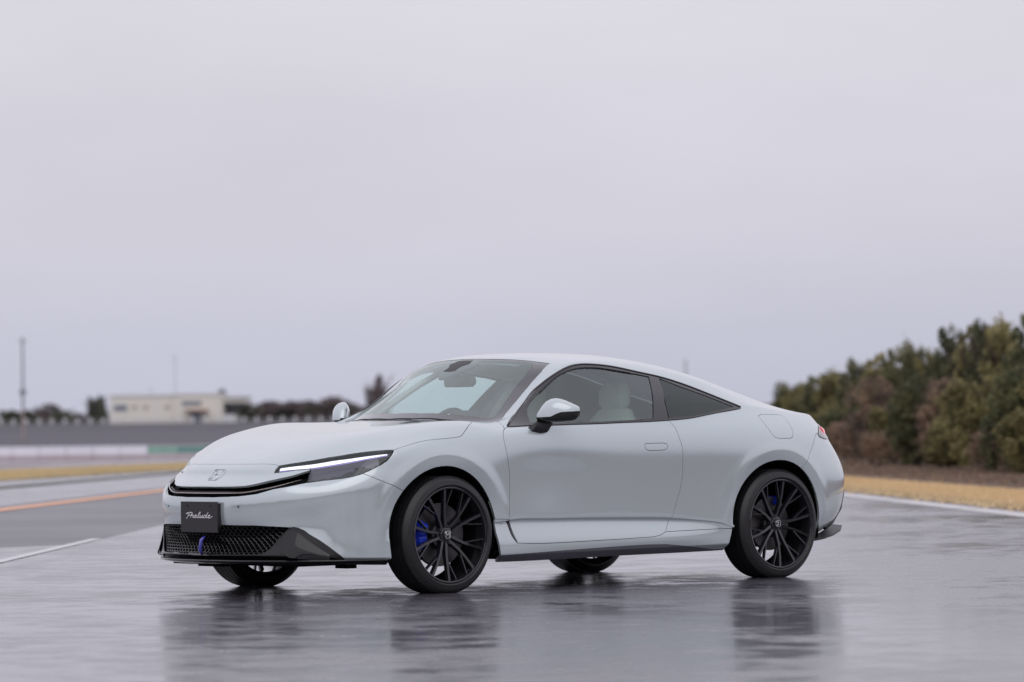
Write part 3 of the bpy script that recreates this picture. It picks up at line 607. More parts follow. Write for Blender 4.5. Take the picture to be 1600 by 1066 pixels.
def panel_data(region, gap=0.0015, thick=0.014, offset=0.0):
    """vertices, faces and per-corner normals of one region on the near half"""
    idx = np.where(np.isin(lab, [names.index(r) for r in (region if isinstance(region, (list, tuple)) else [region])]))[0]
    vmap = {}; faces = []; norms = []; ecount = {}
    for fi in idx:
        f = PF[fi]; nf = []
        for v in f:
            if v not in vmap: vmap[v] = len(vmap)
            nf.append(vmap[v])
        faces.append(tuple(nf)); norms.append([cn[PL[fi] + k] for k in range(len(f))])
        for k in range(len(f)):
            e = (f[k], f[(k + 1) % len(f)])
            key = (min(e), max(e))
            ecount[key] = None if key in ecount else (e, fi)
    keys = list(vmap)
    V = mv[keys].copy(); VN = vn[keys]
    bnd = [e for e in ecount.values() if e is not None and not (abs(mv[e[0][0], 1]) < 1e-4 and abs(mv[e[0][1], 1]) < 1e-4)]
    push = {}
    for (a, b), fi in bnd:
        d = mv[b] - mv[a]; nrm = nor2[fi]
        inw = np.cross(nrm, d); l = np.linalg.norm(inw)
        if l < 1e-9: continue
        for v in (a, b): push.setdefault(v, []).append(inw / l)
    for v, L_ in push.items():
        s = np.sum(L_, 0); l = np.linalg.norm(s)
        if l > 1e-6:
            s = s / l * gap
            if abs(mv[v, 1]) < 1e-4: s[1] = 0
            V[vmap[v]] += s
    if offset: V -= VN * offset
    if thick:
        low = {}
        V = list(V)
        for v in push:
            low[v] = len(V); V.append(V[vmap[v]] - vn[v] * thick)
        for (a, b), fi in bnd:
            if a in low and b in low:
                q = (vmap[b], vmap[a], low[a], low[b])
                n_ = np.cross(V[q[1]] - V[q[0]], V[q[3]] - V[q[0]]); l = np.linalg.norm(n_)
                if l < 1e-12: continue
                faces.append(q); norms.append([n_ / l] * 4)
    return np.array(V), faces, norms
nor2 = np.empty(len(master.polygons) * 3); master.polygons.foreach_get('normal', nor2); nor2 = nor2.reshape(-1, 3)

def emit_mesh(name, V, F, NN, mat, parent):
    me = bpy.data.meshes.new(name)
    me.from_pydata(V.tolist(), [], F); me.update()
    me.polygons.foreach_set('use_smooth', [True] * len(F))
    me.normals_split_custom_set([tuple(n) for f in NN for n in f])
    return link_mesh(name, me, mat, parent)
def mirrored(V, F, NN):
    V2 = V.copy(); V2[:, 1] *= -1
    F2 = [tuple(reversed(f)) for f in F]
    N2 = [[(n[0], -n[1], n[2]) for n in reversed(f)] for f in NN]
    return V2, F2, N2
def panel(name, region, mat, parent=None, split=False, label=None, **k):
    parent = parent or car
    V, F, NN = panel_data(region, **k)
    V2, F2, N2 = mirrored(V, F, NN)
    if split:
        a = emit_mesh(name, V, F, NN, mat, parent if not isinstance(parent, tuple) else parent[0])
        b = emit_mesh(name, V2, F2, N2, mat, parent if not isinstance(parent, tuple) else parent[1])
        return a, b
    n = len(V)
    return emit_mesh(name, np.vstack([V, V2]), F + [tuple(i + n for i in f) for f in F2], NN + N2, mat, parent)

hood = panel('hood', 'hood', M['paint'])
shell = panel('body_shell', 'body_shell', M['paint'])
bumper = panel('front_bumper', 'bumper', M['paint'])
fenders = panel('fender', 'fender', M['paint'], split=True)
doors = panel('door', 'door', M['paint'], split=True)
panel('door_handle', 'handle', M['paint'], parent=doors, split=True)
panel('fuel_door', 'fuel', M['paint'], parent=shell, split=False) if False else None
Vq, Fq, Nq = panel_data('fuel'); emit_mesh('fuel_door', Vq, Fq, Nq, M['paint'], car)
V2, F2, N2 = mirrored(*panel_data('fuel', gap=0.0, thick=0)); emit_mesh('quarter_panel', V2, F2, N2, M['paint'], car)
panel('sill_panel', 'sill', M['paint'], split=True)
panel('side_skirt', 'skirt', M['skirt'], split=True, gap=0.0005)
panel('rear_bumper', 'rear_bumper', M['paint'])
panel('rear_diffuser', 'rear_diffuser', M['gloss_black'], gap=0.001)
panel('bumper_underside', 'under', M['satin_black'], split=True, gap=0)
panel('lower_bumper_garnish', 'garnish', M['gloss_black'], gap=0.001, thick=0.03)
panel('cowl_panel', 'cowl', M['satin_black'], gap=0, offset=0.006)
wsh = panel('windshield', 'windshield', M['glass_front'], gap=0, thick=0, offset=0.002)
panel('glass_border', 'windshield_band', M['frit'], parent=wsh, gap=0.0008, thick=0.004, offset=0.002)
panel('rear_window', 'rear_glass', M['glass_dark'], gap=0, thick=0, offset=0.003)
trims = panel('window_trim', 'window_trim', M['trim_black'], split=True, gap=0.001, thick=0.008)
panel('door_window', 'door_glass', M['glass_side'], split=True, gap=0, thick=0, offset=0.005)
panel('quarter_window', 'quarter_glass', M['glass_dark'], split=True, gap=0, thick=0, offset=0.003)

# ------------------------------------------------------------------ inner shell, wheel wells, floor
bv_body = None
def make_bvh():
    b = bmesh.new(); b.from_mesh(fine); t = BVHTree.FromBMesh(b); b.free(); return t
bv_body = make_bvh()
def surf_front(y, z):
    """X of the body skin met from ahead at (y, z)"""
    p, n, i, d = bv_body.ray_cast(Vector((-3, y, z)), Vector((1, 0, 0)))
    return (p.x, n) if p else (None, None)
def snap(p, off=0.0):
    q, n, i, d = bv_body.find_nearest(Vector(p))
    side = -1 if p[1] < 0 else 1
    if n.dot(q - Vector((1.2, 0, 0.5))) < 0: n = -n
    return q - n * off
def resample(pts, n):
    P = np.array([tuple(p) for p in pts]); d = np.r_[0, np.cumsum(np.linalg.norm(np.diff(P, axis=0), axis=1))]
    q = np.linspace(0, d[-1], n)
    return np.stack([np.interp(q, d, P[:, k]) for k in range(3)], 1)
def patch(name, up, lo, off, mat, parent, n=28, rows=4, mirror=True, off2=None):
    """strip of body-following surface between two traced lines, set in by off"""
    a = resample(smooth_line(up, 3), n); b = resample(smooth_line(lo, 3), n)
    res = []
    for s in ((1, -1) if mirror else (1,)):
        V = []; F = []
        for k in range(rows + 1):
            for i in range(n):
                p = snap(a[i] + (b[i] - a[i]) * k / rows, off if off2 is None else off + (off2 - off) * k / rows)
                V.append((p.x, p.y * s, p.z))
        for k in range(rows):
            for i in range(n - 1):
                q = (k * n + i, k * n + i + 1, (k + 1) * n + i + 1, (k + 1) * n + i)
                F.append(q if s > 0 else q[::-1])
        res.append(from_data(name, V, F, mat, parent[0 if s > 0 else 1] if isinstance(parent, tuple) else parent, smooth=True))
    return res

lin = body_half(2)
lin_v = np.empty(len(lin.vertices) * 3); lin.vertices.foreach_get('co', lin_v); lin_v = lin_v.reshape(-1, 3)
lin_n = np.empty(len(lin.vertices) * 3); lin.vertices.foreach_get('normal', lin_n); lin_n = lin_n.reshape(-1, 3)
if (lin_n * (lin_v - np.array([1.2, 0, .5]))).sum() < 0: lin_n = -lin_n
lc = np.array([lin_v[list(p.vertices)].mean(0) for p in lin.polygons])
dl2 = to2(T['dlo'], 'side')
win = in_poly(lc[:, [0, 2]], dl2) & (np.abs(lc[:, 1]) > .3)
pl = np.stack([lc[:, 0], -np.abs(lc[:, 1])], 1)
win |= in_poly(pl, to2(ws_poly, 'top')) & (lc[:, 2] > .9)
win |= in_poly(pl, to2(dict((n, p) for n, p, d in REG)['rear_glass'], 'top')) & (lc[:, 2] > .9)
arch = np.zeros(len(lc), bool)
for cx, cz, r in ARCH: arch |= (np.hypot(lc[:, 0] - cx, lc[:, 2] - cz) < r + .045) & (np.abs(lc[:, 1]) > .45)
nose = np.clip((-0.45 - lin_v[:, 0]) / .12, 0, 1) * np.clip((.84 - lin_v[:, 2]) / .06, 0, 1)
off = 0.028 + 0.075 * nose
upper = lin_v[:, 2] > 0.96
iv = lin_v - lin_n * off[:, None]
def liner(name, mask, mat):
    idx = np.where(mask)[0]; vm = {}; F = []
    for i in idx: F.append(tuple(vm.setdefault(v, len(vm)) for v in lin.polygons[i].vertices))
    return from_data(name, iv[list(vm)], F, mat, car, smooth=True)
liner('inner_structure', ~win & ~arch & (lc[:, 2] <= .985), M['flat_black'])
liner('headliner', ~win & ~arch & (lc[:, 2] > .985), M['headliner'])

for cx in (ARCH[0][0], ARCH[1][0]):
    for s in (-1, 1):
        V = []; F = []; n = 26
        for k in range(n + 1):
            a = math.radians(-14 + 208 * k / n)
            for yy in (.872, .60):
                V.append((cx + .388 * math.cos(a), s * (yy if k not in (0, n) else yy), .327 + .388 * math.sin(a)))
        for k in range(n): F.append((2 * k, 2 * k + 1, 2 * k + 3, 2 * k + 2))
        c = len(V); V.append((cx, s * .60, .327))
        for k in range(n): F.append((2 * k + 1, c, 2 * k + 3))
        from_data('wheel_well', V, F, M['flat_black'], car)
fl = MB()
fl.box((1.30, 0, .195), (1.75, 1.62, .03)); fl.box((-.62, 0, .19), (.36, 1.10, .04)); fl.box((1.25, 0, .20), (3.7, 1.10, .04)); fl.box((2.98, 0, .23), (.3, 1.3, .04))
fl.box((-.50, -.62, .175), (.07, .10, .04)); fl.box((-.50, .62, .175), (.07, .10, .04)); fl.box((-.72, .25, .172), (.10, .22, .03))
fl.build('underfloor', M['flat_black'], car)

# ------------------------------------------------------------------ nose: upper grille, mesh grille, plate, badge
Vs, Fs, Ns = panel_data('slot', gap=0, thick=0, offset=0.045)
V2, F2, N2 = mirrored(Vs, Fs, Ns)
grille = emit_mesh('upper_grille', np.vstack([Vs, V2]), Fs + [tuple(i + len(Vs) for i in f) for f in F2], Ns + N2, M['flat_black'], car)
def ribbon(name, pts, h, d, mat, parent, off=0.0, taper=True):
    """flat bar following the skin, mirrored to both sides as one piece"""
    P = [snap(p, off) for p in resample(smooth_line(pts, 3), 40)]
    P = [Vector((p.x, -p.y, p.z)) for p in reversed(P)] + P
    V = []; F = []
    for i, p in enumerate(P):
        t = (P[min(i + 1, len(P) - 1)] - P[max(i - 1, 0)]).normalized()
        o = Vector((t.y, -t.x, 0)).normalized()
        if o.x > 0: o = -o
        k = 1.0
        if taper: k = min(1.0, .25 + min(i, len(P) - 1 - i) / 12)
        u = Vector((0, 0, 1))
        V += [p + u * h * k / 2, p + o * d + u * h * k / 2, p + o * d - u * h * k / 2, p - u * h * k / 2]
    for i in range(len(P) - 1):
        for k in range(4):
            F.append((4 * i + k, 4 * i + (k + 1) % 4, 4 * i + 4 + (k + 1) % 4, 4 * i + 4 + k))
    return from_data(name, V, F, mat, parent)
ribbon('grille_strip', [(-1.02, -0.002, .577)] + T['chrome'][1:], .0055, .004, M['champagne'], grille, off=.012)
ribbon('grille_bar', [(-1.02, -0.002, .592)] + [(a, b, c + .015) for a, b, c in T['chrome'][1:-2]], .010, .008, M['satin_black'], grille, off=.026)

mesh_poly = [(p[1], p[2]) for p in T['mesh'][1:-1]]
mp = np.array([(0, .398)] + [(p[1], p[2]) for p in T['mesh'][1:-1]] + [(0, .232)])
mfull = [tuple(p) for p in mp] + [(-p[0], p[1]) for p in mp[::-1]]
mb = MB(); cw, ch = .032, .0185
def seg(y1, z1, y2, z2):
    m = np.array([[(y1 + y2) / 2, (z1 + z2) / 2]])
    if not in_poly(m, mfull)[0]: return
    q = []
    for y, z in ((y1, z1), (y2, z2)):
        x, n = surf_front(y, z)
        if x is None: return
        q.append(Vector((x + .016, y, z)))
    if (q[0] - q[1]).length > .06: return
    mb.tube(q, .0028, 4, cap=False)
for j in range(-1, 13):
    for i in range(-19, 20):
        y = (i + .5 * (j % 2)) * cw; z = .225 + j * ch * .85
        seg(y - cw * .30, z + ch * .42, y + cw * .30, z + ch * .42)
        seg(y + cw * .30, z + ch * .42, y + cw * .5, z)
        seg(y + cw * .5, z, y + cw * .30, z - ch * .42)
        seg(y - cw * .30, z + ch * .42, y - cw * .5, z)
mg = mb.build('mesh_grille', M['gloss_black'], car)
mg['kind'] = 'stuff'
# rim round the mesh opening and the lower lip
edge = [Vector((p[0], p[1], p[2])) for p in T['mesh'][3:-1]]
rim_pts = [snap(p, .004) for p in smooth_line([tuple(p) for p in edge] + [(-1.018, -.0, .232)], 3)]
rim_pts = rim_pts + [Vector((p.x, -p.y, p.z)) for p in reversed(rim_pts)]
MB().tube(rim_pts, .0045, 6).build('opening_rim', M['gloss_black'], car, smooth=True)
lip = MB(); LP = []
for c in range(0, 13):
    pass
lipc = nat_spline([0, 1, 2, 3, 4, 5, 6, 7], [(-1.032, 0), (-1.018, -.2), (-.975, -.38), (-.885, -.545), (-.775, -.675), (-.64, -.78), (-.50, -.845), (-.42, -.872)], np.linspace(0, 7, 40))
outer = [(-1) * 0 for _ in ()]
LPts = [(x, y) for x, y in lipc]
LPts = [(x, -y) for x, y in reversed(LPts)] + LPts
V = []; F = []
for i, (x, y) in enumerate(LPts):
    a = Vector(LPts[min(i + 1, len(LPts) - 1)]) - Vector(LPts[max(i - 1, 0)])
    o = Vector((a.y, -a.x)).normalized()
    if o.x > 0 and abs(y) < .85: o = -o
    if abs(y) > .8 and o.y * y < 0: o = -o
    e = .012
    for r_, z_ in ((-.05, .212), (e, .208), (e + .004, .203), (e, .198), (-.05, .185)):
        V.append((x + o.x * r_, y + o.y * r_, z_))
for i in range(len(LPts) - 1):
    for k in range(4): F.append((5 * i + k, 5 * i + k + 1, 5 * i + 6 + k, 5 * i + 5 + k))
from_data('front_lip', V, F, M['gloss_black'], car, smooth=True, angle=40)

# number plate board with its script lettering
PX0, PY0 = -1.046, -.020
plate = MB()
plate.box((PX0, PY0, .4425), (.006, .33, .168))
plate = plate.build('number_plate', M['plate'], car)
MB().box((PX0 + .014, PY0 - .012, .452), (.022, .30, .13)).build('plate_bracket', M['satin_black'], plate)
for s in (-1, 1):
    sc_ = MB().lathe_y([(0, -.002), (.006, -.002), (.006, .002)], 10, (0, 0, 0))
    me_ = sc_.build('plate_screw', M['satin_black'], plate); me_.rotation_euler = (0, 0, math.radians(90)); me_.location = (PX0 - .003, PY0 + s * .105, .503)
STROKES = [
 # P
 [(0.34, .98), (0.05, .90), (-.06, .78), (.10, .74)],
 [(0.62, .98), (0.50, .60), (0.40, .25), (0.27, -.06), (.14, -.14)],
 [(0.22, .80), (0.50, 1.0), (0.95, 1.06), (1.28, .92), (1.22, .66), (0.90, .50), (0.52, .46)],
 # r
 [(1.02, .02), (1.18, .48), (1.30, .60), (1.22, .44), (1.45, .50), (1.66, .48), (1.56, .26), (1.60, .04), (1.78, .06)],
 # e
 [(1.78, .06), (2.06, .28), (2.30, .44), (2.16, .56), (1.96, .36), (1.98, .06), (2.24, .0), (2.52, .18)],
 # l
 [(2.52, .18), (2.86, .60), (3.10, 1.02), (2.98, 1.12), (2.78, .72), (2.66, .24), (2.76, .0), (3.02, .12)],
 # u
 [(3.02, .12), (3.24, .50), (3.16, .20), (3.24, .0), (3.50, .14), (3.74, .52), (3.66, .16), (3.76, .0), (3.98, .12)],
 # d
 [(4.42, .44), (4.18, .54), (3.98, .30), (4.04, .02), (4.30, .08), (4.56, .52), (4.86, 1.08), (4.62, .50), (4.54, .08), (4.72, .02), (4.92, .14)],
 # e
 [(4.92, .14), (5.20, .34), (5.36, .48), (5.20, .58), (5.04, .36), (5.06, .06), (5.32, -.02), (5.66, .16), (5.90, .34)],
]
letters = MB()
for st in STROKES:
    P = smooth_line([(0, x, z) for x, z in st], 5)
    q = []
    for _, x, z in P:
        xs = x * .0400 + z * .007
        q.append(Vector((PX0 - .0042, PY0 + .117 - xs, .4375 + z * .0275)))
    letters.tube(q, .0024, 6)
letters.build('script_lettering', M['white_letter'], plate)

# bonnet badge: framed H
def on_nose(y, z, lift=.003):
    x, n = surf_front(y, z); return Vector((x - lift, y, z))
bd = MB()
fr_ = [(-.052, .034), (-.056, .020), (-.047, -.034), (-.038, -.040), (.038, -.040), (.047, -.034), (.056, .020), (.052, .034), (.044, .038), (-.044, .038), (-.052, .034)]
ez, ey, bs = .674, -.014, .88
bd.tube([on_nose(ey + a * bs, ez + b * .74) for a, b in fr_], .0022, 6)
for s in (-1, 1):
    for w0 in (0, .005):
        bd.tube([on_nose(ey + s * (.036 - w0) * bs, ez + .024), on_nose(ey + s * (.024 - w0 * .6) * bs, ez + .004), on_nose(ey + s * (.024 - w0 * .5) * bs, ez - .006), on_nose(ey + s * (.031 - w0) * bs, ez - .025)], .0026, 6)
bd.tube([on_nose(ey - .020 * bs, ez + .001), on_nose(ey + .020 * bs, ez + .001)], .0030, 6)
bd.build('bonnet_badge', M['chrome'], car, smooth=True)

# blue towing strap hanging in the opening, parking sensors
MB().tube([(-1.030, -.022, .236), (-1.052, -.030, .262), (-1.050, -.043, .318), (-1.030, -.048, .335)], [.007, .010, .010, .008], 8).build('tow_strap', M['blue_tab'], car, smooth=True)
for y, z in ((-.31, .500), (.33, .500), (-.70, .47), (.70, .47)):
    x, n = surf_front(y, z)
    if n.x > 0: n = -n
    o = MB().lathe_y([(0, -.0012), (.0055, -.0012), (.0075, .001)], 16).build('parking_sensor', M['satin_black'] if abs(y) < .5 else M['paint'], car)
    o.location = (x, y, z); o.rotation_euler = Vector((0, -1, 0)).rotation_difference(n).to_euler()

# ------------------------------------------------------------------ headlights
hl = []
Vh, Fh, Nh = panel_data('headlight', gap=.0035, thick=0, offset=.030)
hl_a = emit_mesh('headlight', Vh, Fh, Nh, M['lamp_grey'], car)
V2, F2, N2 = mirrored(Vh, Fh, Nh); hl_b = emit_mesh('headlight', V2, F2, N2, M['lamp_grey'], car)
hl = (hl_a, hl_b)
panel('lamp_cover', 'headlight', M['lens_clear'], parent=hl, split=True, gap=.0035, thick=0, offset=.0015)
# bezel walls between cover and reflector
Vw, Fw, Nw = panel_data('headlight', gap=.0036, thick=.034, offset=.002)
nf = sum(1 for r in lab if r == names.index('headlight'))
Fw, Nw = Fw[nf:], Nw[nf:]
emit_mesh('lamp_bezel', Vw, Fw, Nw, M['gloss_black'], hl_a)
V2, F2, N2 = mirrored(Vw, Fw, Nw); emit_mesh('lamp_bezel', V2, F2, N2, M['gloss_black'], hl_b)
du = T['drl'][:8]; dlw = T['drl'][:7:-1]
da, db_ = resample(du, 20), resample(dlw, 20)
patch('light_strip', (da + (db_ - da) * .12).tolist(), (da + (db_ - da) * .90).tolist(), .006, M['drl'], hl)
low1 = [(a, b, c - .006) for a, b, c in dlw]
patch('strip_edge', dlw, low1, .0065, M['drl_edge'], hl, rows=1)
# projector units under the strip
for i, (p, w) in enumerate((((-.69, -.615, .655), .060), ((-.605, -.70, .668), .070), ((-.515, -.77, .690), .055))):
    for s, h in ((1, hl_a), (-1, hl_b)):
        if i != 2: continue
        q = snap(p, .022)
        m_ = MB(); m_.box((0, 0, 0), (w, .014, .020)); m_.box((0, -.010, -.001), (w * .8, .006, .014))
        o = m_.build('projector', M['lamp_dark'], h)
        o.location = (q.x, q.y * s, q.z); o.rotation_euler = (0, math.radians(-9), math.radians(-45 + 8 * i) * s)
        if s < 0: o.scale = (1, -1, 1)
lowline = T['hl_rest'][9:2:-1]
ll = resample(lowline, 14); wav = (.006, .015, .011, .020, .013, .024, .018, .027, .034, .028, .036, .027, .018, .008)
patch('lamp_reflection_band', [(p[0] + w * .95, p[1] + w * .8, p[2] + w * .95) for p, w in zip(ll, wav)], lowline, .008, M['satin_black'], hl, rows=3)  # wavy dark band painting the reflections along the foot of the lens

# ------------------------------------------------------------------ tail lamps
Vt, Ft, Nt = panel_data('lamp', gap=.002, thick=.02, offset=-.004)
V2, F2, N2 = mirrored(Vt, Ft, Nt)
tl = emit_mesh('tail_lamp', np.vstack([Vt, V2]), Ft + [tuple(i + len(Vt) for i in f) for f in F2], Nt + N2, M['tail_smoke'], car)
for s in (1, -1):
    V = []; F = []; n = 16
    cw_ = []
    for k in range(4):
        for i in range(n):
            t = i / (n - 1)
            p = (3.158 + .15 * t ** .8, -.738 + .14 * t, .915 - k * .020 - .002 * t)
            q = snap(p, -.012 if 0 < k < 3 else -.0055)
            V.append((q.x, q.y * s, q.z))
    for k in range(3):
        for i in range(n - 1):
            q = (k * n + i, k * n + i + 1, (k + 1) * n + i + 1, (k + 1) * n + i); F.append(q[::s])
    from_data('red_lens', V, F, M['tail_red'], tl, smooth=True)
# rear winglets at the bottom corners of the bumper
for s in (-1, 1):
    V = []; F = []
    pts_ = [(2.95, -.872, .224), (3.05, -.85, .232), (3.18, -.80, .248), (3.33, -.72, .272), (3.445, -.625, .296), (3.50, -.46, .302)]
    for i, (x, y, z) in enumerate(pts_):
        inn = Vector((-.07, .05, 0))
        V += [(x, y * -s, z), (x, y * -s, z - .008), (x + inn.x, (y + inn.y) * -s, z - .004), (x + inn.x, (y + inn.y) * -s, z + .010)]
    for i in range(len(pts_) - 1):
        for k in range(4): F.append((4 * i + k, 4 * i + (k + 1) % 4, 4 * i + 4 + (k + 1) % 4, 4 * i + 4 + k))
    F += [(0, 1, 2, 3), tuple(4 * (len(pts_) - 1) + k for k in (3, 2, 1, 0))]
    from_data('rear_winglet', V, F, M['satin_black'], car)

# ------------------------------------------------------------------ door mirrors
def door_mirror(s):
    A = Vector((.700, -.862, 0)); B = Vector((.870, -1.040, 0))
    ax = (B - A).normalized(); pr = Vector((ax.y, -ax.x, 0))            # horizontal, towards the front of the car
    if pr.x > 0: pr = -pr
    ts = [0, .04, .12, .22, .34, .46, .58, .70, .82, .92, .98, 1.0]
    top = np.interp(ts, [0, .04, .12, .22, .34, .46, .58, .70, .82, .92, .98, 1.0], [.985, 1.005, 1.035, 1.062, 1.077, 1.081, 1.076, 1.066, 1.052, 1.040, 1.032, 1.018])
    bot = np.interp(ts, [0, .04, .12, .5, .85, .95, 1.0], [.966, .950, .943, .940, .948, .960, .985])
    spl = np.interp(ts, [0, .38, .52, 1.0], [.972, .976, 1.000, 1.006])
    spl = np.clip(spl, bot + .004, top - .004)
    dep = np.interp(ts, [0, .04, .12, .3, .6, .85, .95, 1.0], [.018, .035, .052, .068, .072, .060, .040, .012])
    objs = []
    for part in ('cap', 'lower'):
        V = []; F = []; m = 15
        for i, t in enumerate(ts):
            c = A.lerp(B, t)
            for k in range(m):
                a = math.pi * k / (m - 1)
                d = math.cos(a) * dep[i]
                if d < 0: d *= .45                                       # flatter on the mirror-glass side
                e = math.sin(a) ** .75
                z = spl[i] + (top[i] - spl[i]) * e if part == 'cap' else spl[i] - (spl[i] - bot[i]) * e
                k_ = 1.0 if part == 'cap' else .93
                p = c + pr * (d * k_)
                V.append((p.x, p.y * s, z))
        for i in range(len(ts) - 1):
            for k in range(m - 1):
                q = (i * m + k, i * m + k + 1, (i + 1) * m + k + 1, (i + 1) * m + k)
                F.append(q if (part == 'cap') == (s > 0) else q[::-1])
        objs.append((part, V, F))
    o = from_data('wing_mirror', objs[0][1], objs[0][2], M['paint'], car, smooth=True, angle=50)
    from_data('lower_housing', objs[1][1], objs[1][2], M['gloss_black'], o, smooth=True, angle=50)
    g = MB(); c0 = A.lerp(B, .12) - pr * .022; c1 = A.lerp(B, .9) - pr * .026
    g.add([(c0.x, c0.y * s, .965), (c1.x, c1.y * s, .972), (c1.x, c1.y * s, 1.04), (c0.x, c0.y * s, 1.045)], [(0, 1, 2, 3)])
    g.build('mirror_glass', M['chrome'], o)
    # foot
    lowr = [(.625, -.876, .880), (.680, -.880, .866), (.745, -.876, .872), (.755, -.868, .915), (.70, -.864, .925), (.63, -.864, .915)]
    up = [(.680, -.890, .950), (.720, -.905, .942), (.760, -.918, .940), (.790, -.912, .952), (.76, -.885, .962), (.70, -.868, .962)]
    V = [(x, y * s, z) for x, y, z in lowr]
    for f_ in (.35, .7): V += [tuple(Vector((x, y * s, z)).lerp(Vector((X, Y * s, Z)), f_) + Vector((0.004, -.012 * s, 0))) for (x, y, z), (X, Y, Z) in zip(lowr, up)]
    V += [(x, y * s, z) for x, y, z in up]
    F = [tuple((r_ * 6 + k, r_ * 6 + (k + 1) % 6, r_ * 6 + 6 + (k + 1) % 6, r_ * 6 + 6 + k)) for r_ in range(3) for k in range(6)]
    from_data('mirror_foot', V, F, M['satin_black'], o, smooth=True, angle=60)
door_mirror(1); door_mirror(-1)

# ------------------------------------------------------------------ wipers, window mouldings
for pts_, nme in (([(.47, .55, .958), (.41, .40, .962), (.37, .24, .966), (.36, .10, .966)], 'wiper'), ([(.46, -.48, .950), (.40, -.36, .952), (.37, -.25, .954), (.35, -.05, .954)], 'wiper')):
    w_ = MB(); w_.tube(smooth_line(pts_, 4), .004, 6); w_.tube([pts_[0], pts_[1], (pts_[2][0], pts_[2][1], pts_[2][2] + .004)], .006, 6)
    w_.build(nme, M['satin_black'], car, smooth=True)
def moulding(pts, r, off, mat, name, parents):
    P = [snap(p, off) for p in smooth_line(pts, 3)]
    for s in (0, 1):
        MB().tube([Vector((p.x, p.y * (1 if s == 0 else -1), p.z)) for p in P], r, 6).build(name, mat, parents[s], smooth=True)
dlo = T['dlo']
moulding(dlo[:15], .0055, -.001, M['trim_black'], 'window_moulding', trims)
moulding(dlo[15:], .0045, -.001, M['gloss_black'], 'waist_moulding', trims)
dg = T['door_glass']
moulding(dg[3:11], .005, .001, M['gloss_black'], 'glass_seal', trims)
MB().tube([snap(T['quarter_glass'][0], -.001), snap(T['quarter_glass'][7], -.001), snap(T['quarter_glass'][6], -.001)], .002, 4).build('pillar_seam', M['flat_black'], trims[0])
# black vent behind the front wheel, at the foot of the door
patch('sill_vent', T['vent_l'], T['vent_r'], -.0022, M['gloss_black'], car, n=10, rows=2)

# satin strip painting the dark, unreflecting top band of the gloss bumper corners
ge = T['garnish'][1:9]
patch('garnish_dark_band', ge, [(a + .006, b + .012, c - k) for (a, b, c), k in zip(ge, (.004, .010, .022, .034, .036, .032, .020, .004))], -.0022, M['satin_black'], car, rows=2)

for s in (-1, 1):
    MB().tube([snap((x, -y * s * -1, z), -.001) for x, y, z in ((3.15, -.79, .262), (3.235, -.745, .315), (3.33, -.715, .40), (3.372, -.70, .49), (3.385, -.692, .56))], [.014, .013, .011, .009, .003], 8).build('corner_trim', M['gloss_black'], car, smooth=True)

patch('garnish_facet', T['facet_up'], T['facet_lo'], -.001, M['gloss_black'], car, rows=4, off2=-.014)

# ------------------------------------------------------------------ wheels
def loft(mb, secs, cap=True):
    n = len(secs[0]); V = [p for s_ in secs for p in s_]; F = []
    for i in range(len(secs) - 1):
        for k in range(n): F.append((i * n + k, i * n + (k + 1) % n, (i + 1) * n + (k + 1) % n, (i + 1) * n + k))
    if cap: F += [tuple(range(n - 1, -1, -1)), tuple(range((len(secs) - 1) * n, len(secs) * n))]
    mb.add(V, F)
# local frame of a wheel: Y axis points outwards (away from the car), built for the +Y side then turned
def tyre_mesh():
    pr = [(.262, -.100), (.275, -.112), (.300, -.117), (.320, -.112), (.330, -.100)]
    tread = []
    for a, b in ((-.100, -.070), (-.062, -.026), (-.018, .018), (.026, .062), (.070, .100)):
        tread += [(.3345, a), (.3355, (a + b) / 2), (.3345, b), (.3275, b + .001), (.3275, b + .007)]
    tread = tread[:-2]
    pr += tread + [(.331, .104), (.3245, .1105), (.3235, .1125), (.312, .1165), (.3, .1182), (.2985, .1172), (.290, .1170), (.281, .1145), (.2795, .1155), (.274, .1135), (.269, .108), (.264, .100)]
    pr = [(.262 + (r_ - .262) * .878, y_ * (1 if r_ < .285 else float(np.interp(r_, [.285, .32], [1.0, .84])))) for r_, y_ in pr]
    return MB().lathe_y(pr, 96)
def rim_mesh():
    mb = MB()
    mb.lathe_y([(.240, -.10), (.2625, -.104), (.2625, -.10), (.236, -.085), (.232, -.02), (.240, .045), (.2465, .075), (.2495, .094), (.2555, .1085), (.2615, .1105), (.2655, .1085), (.2665, .103), (.255, .09), (.248, .03), (.24, -.09)], 96)
    return mb
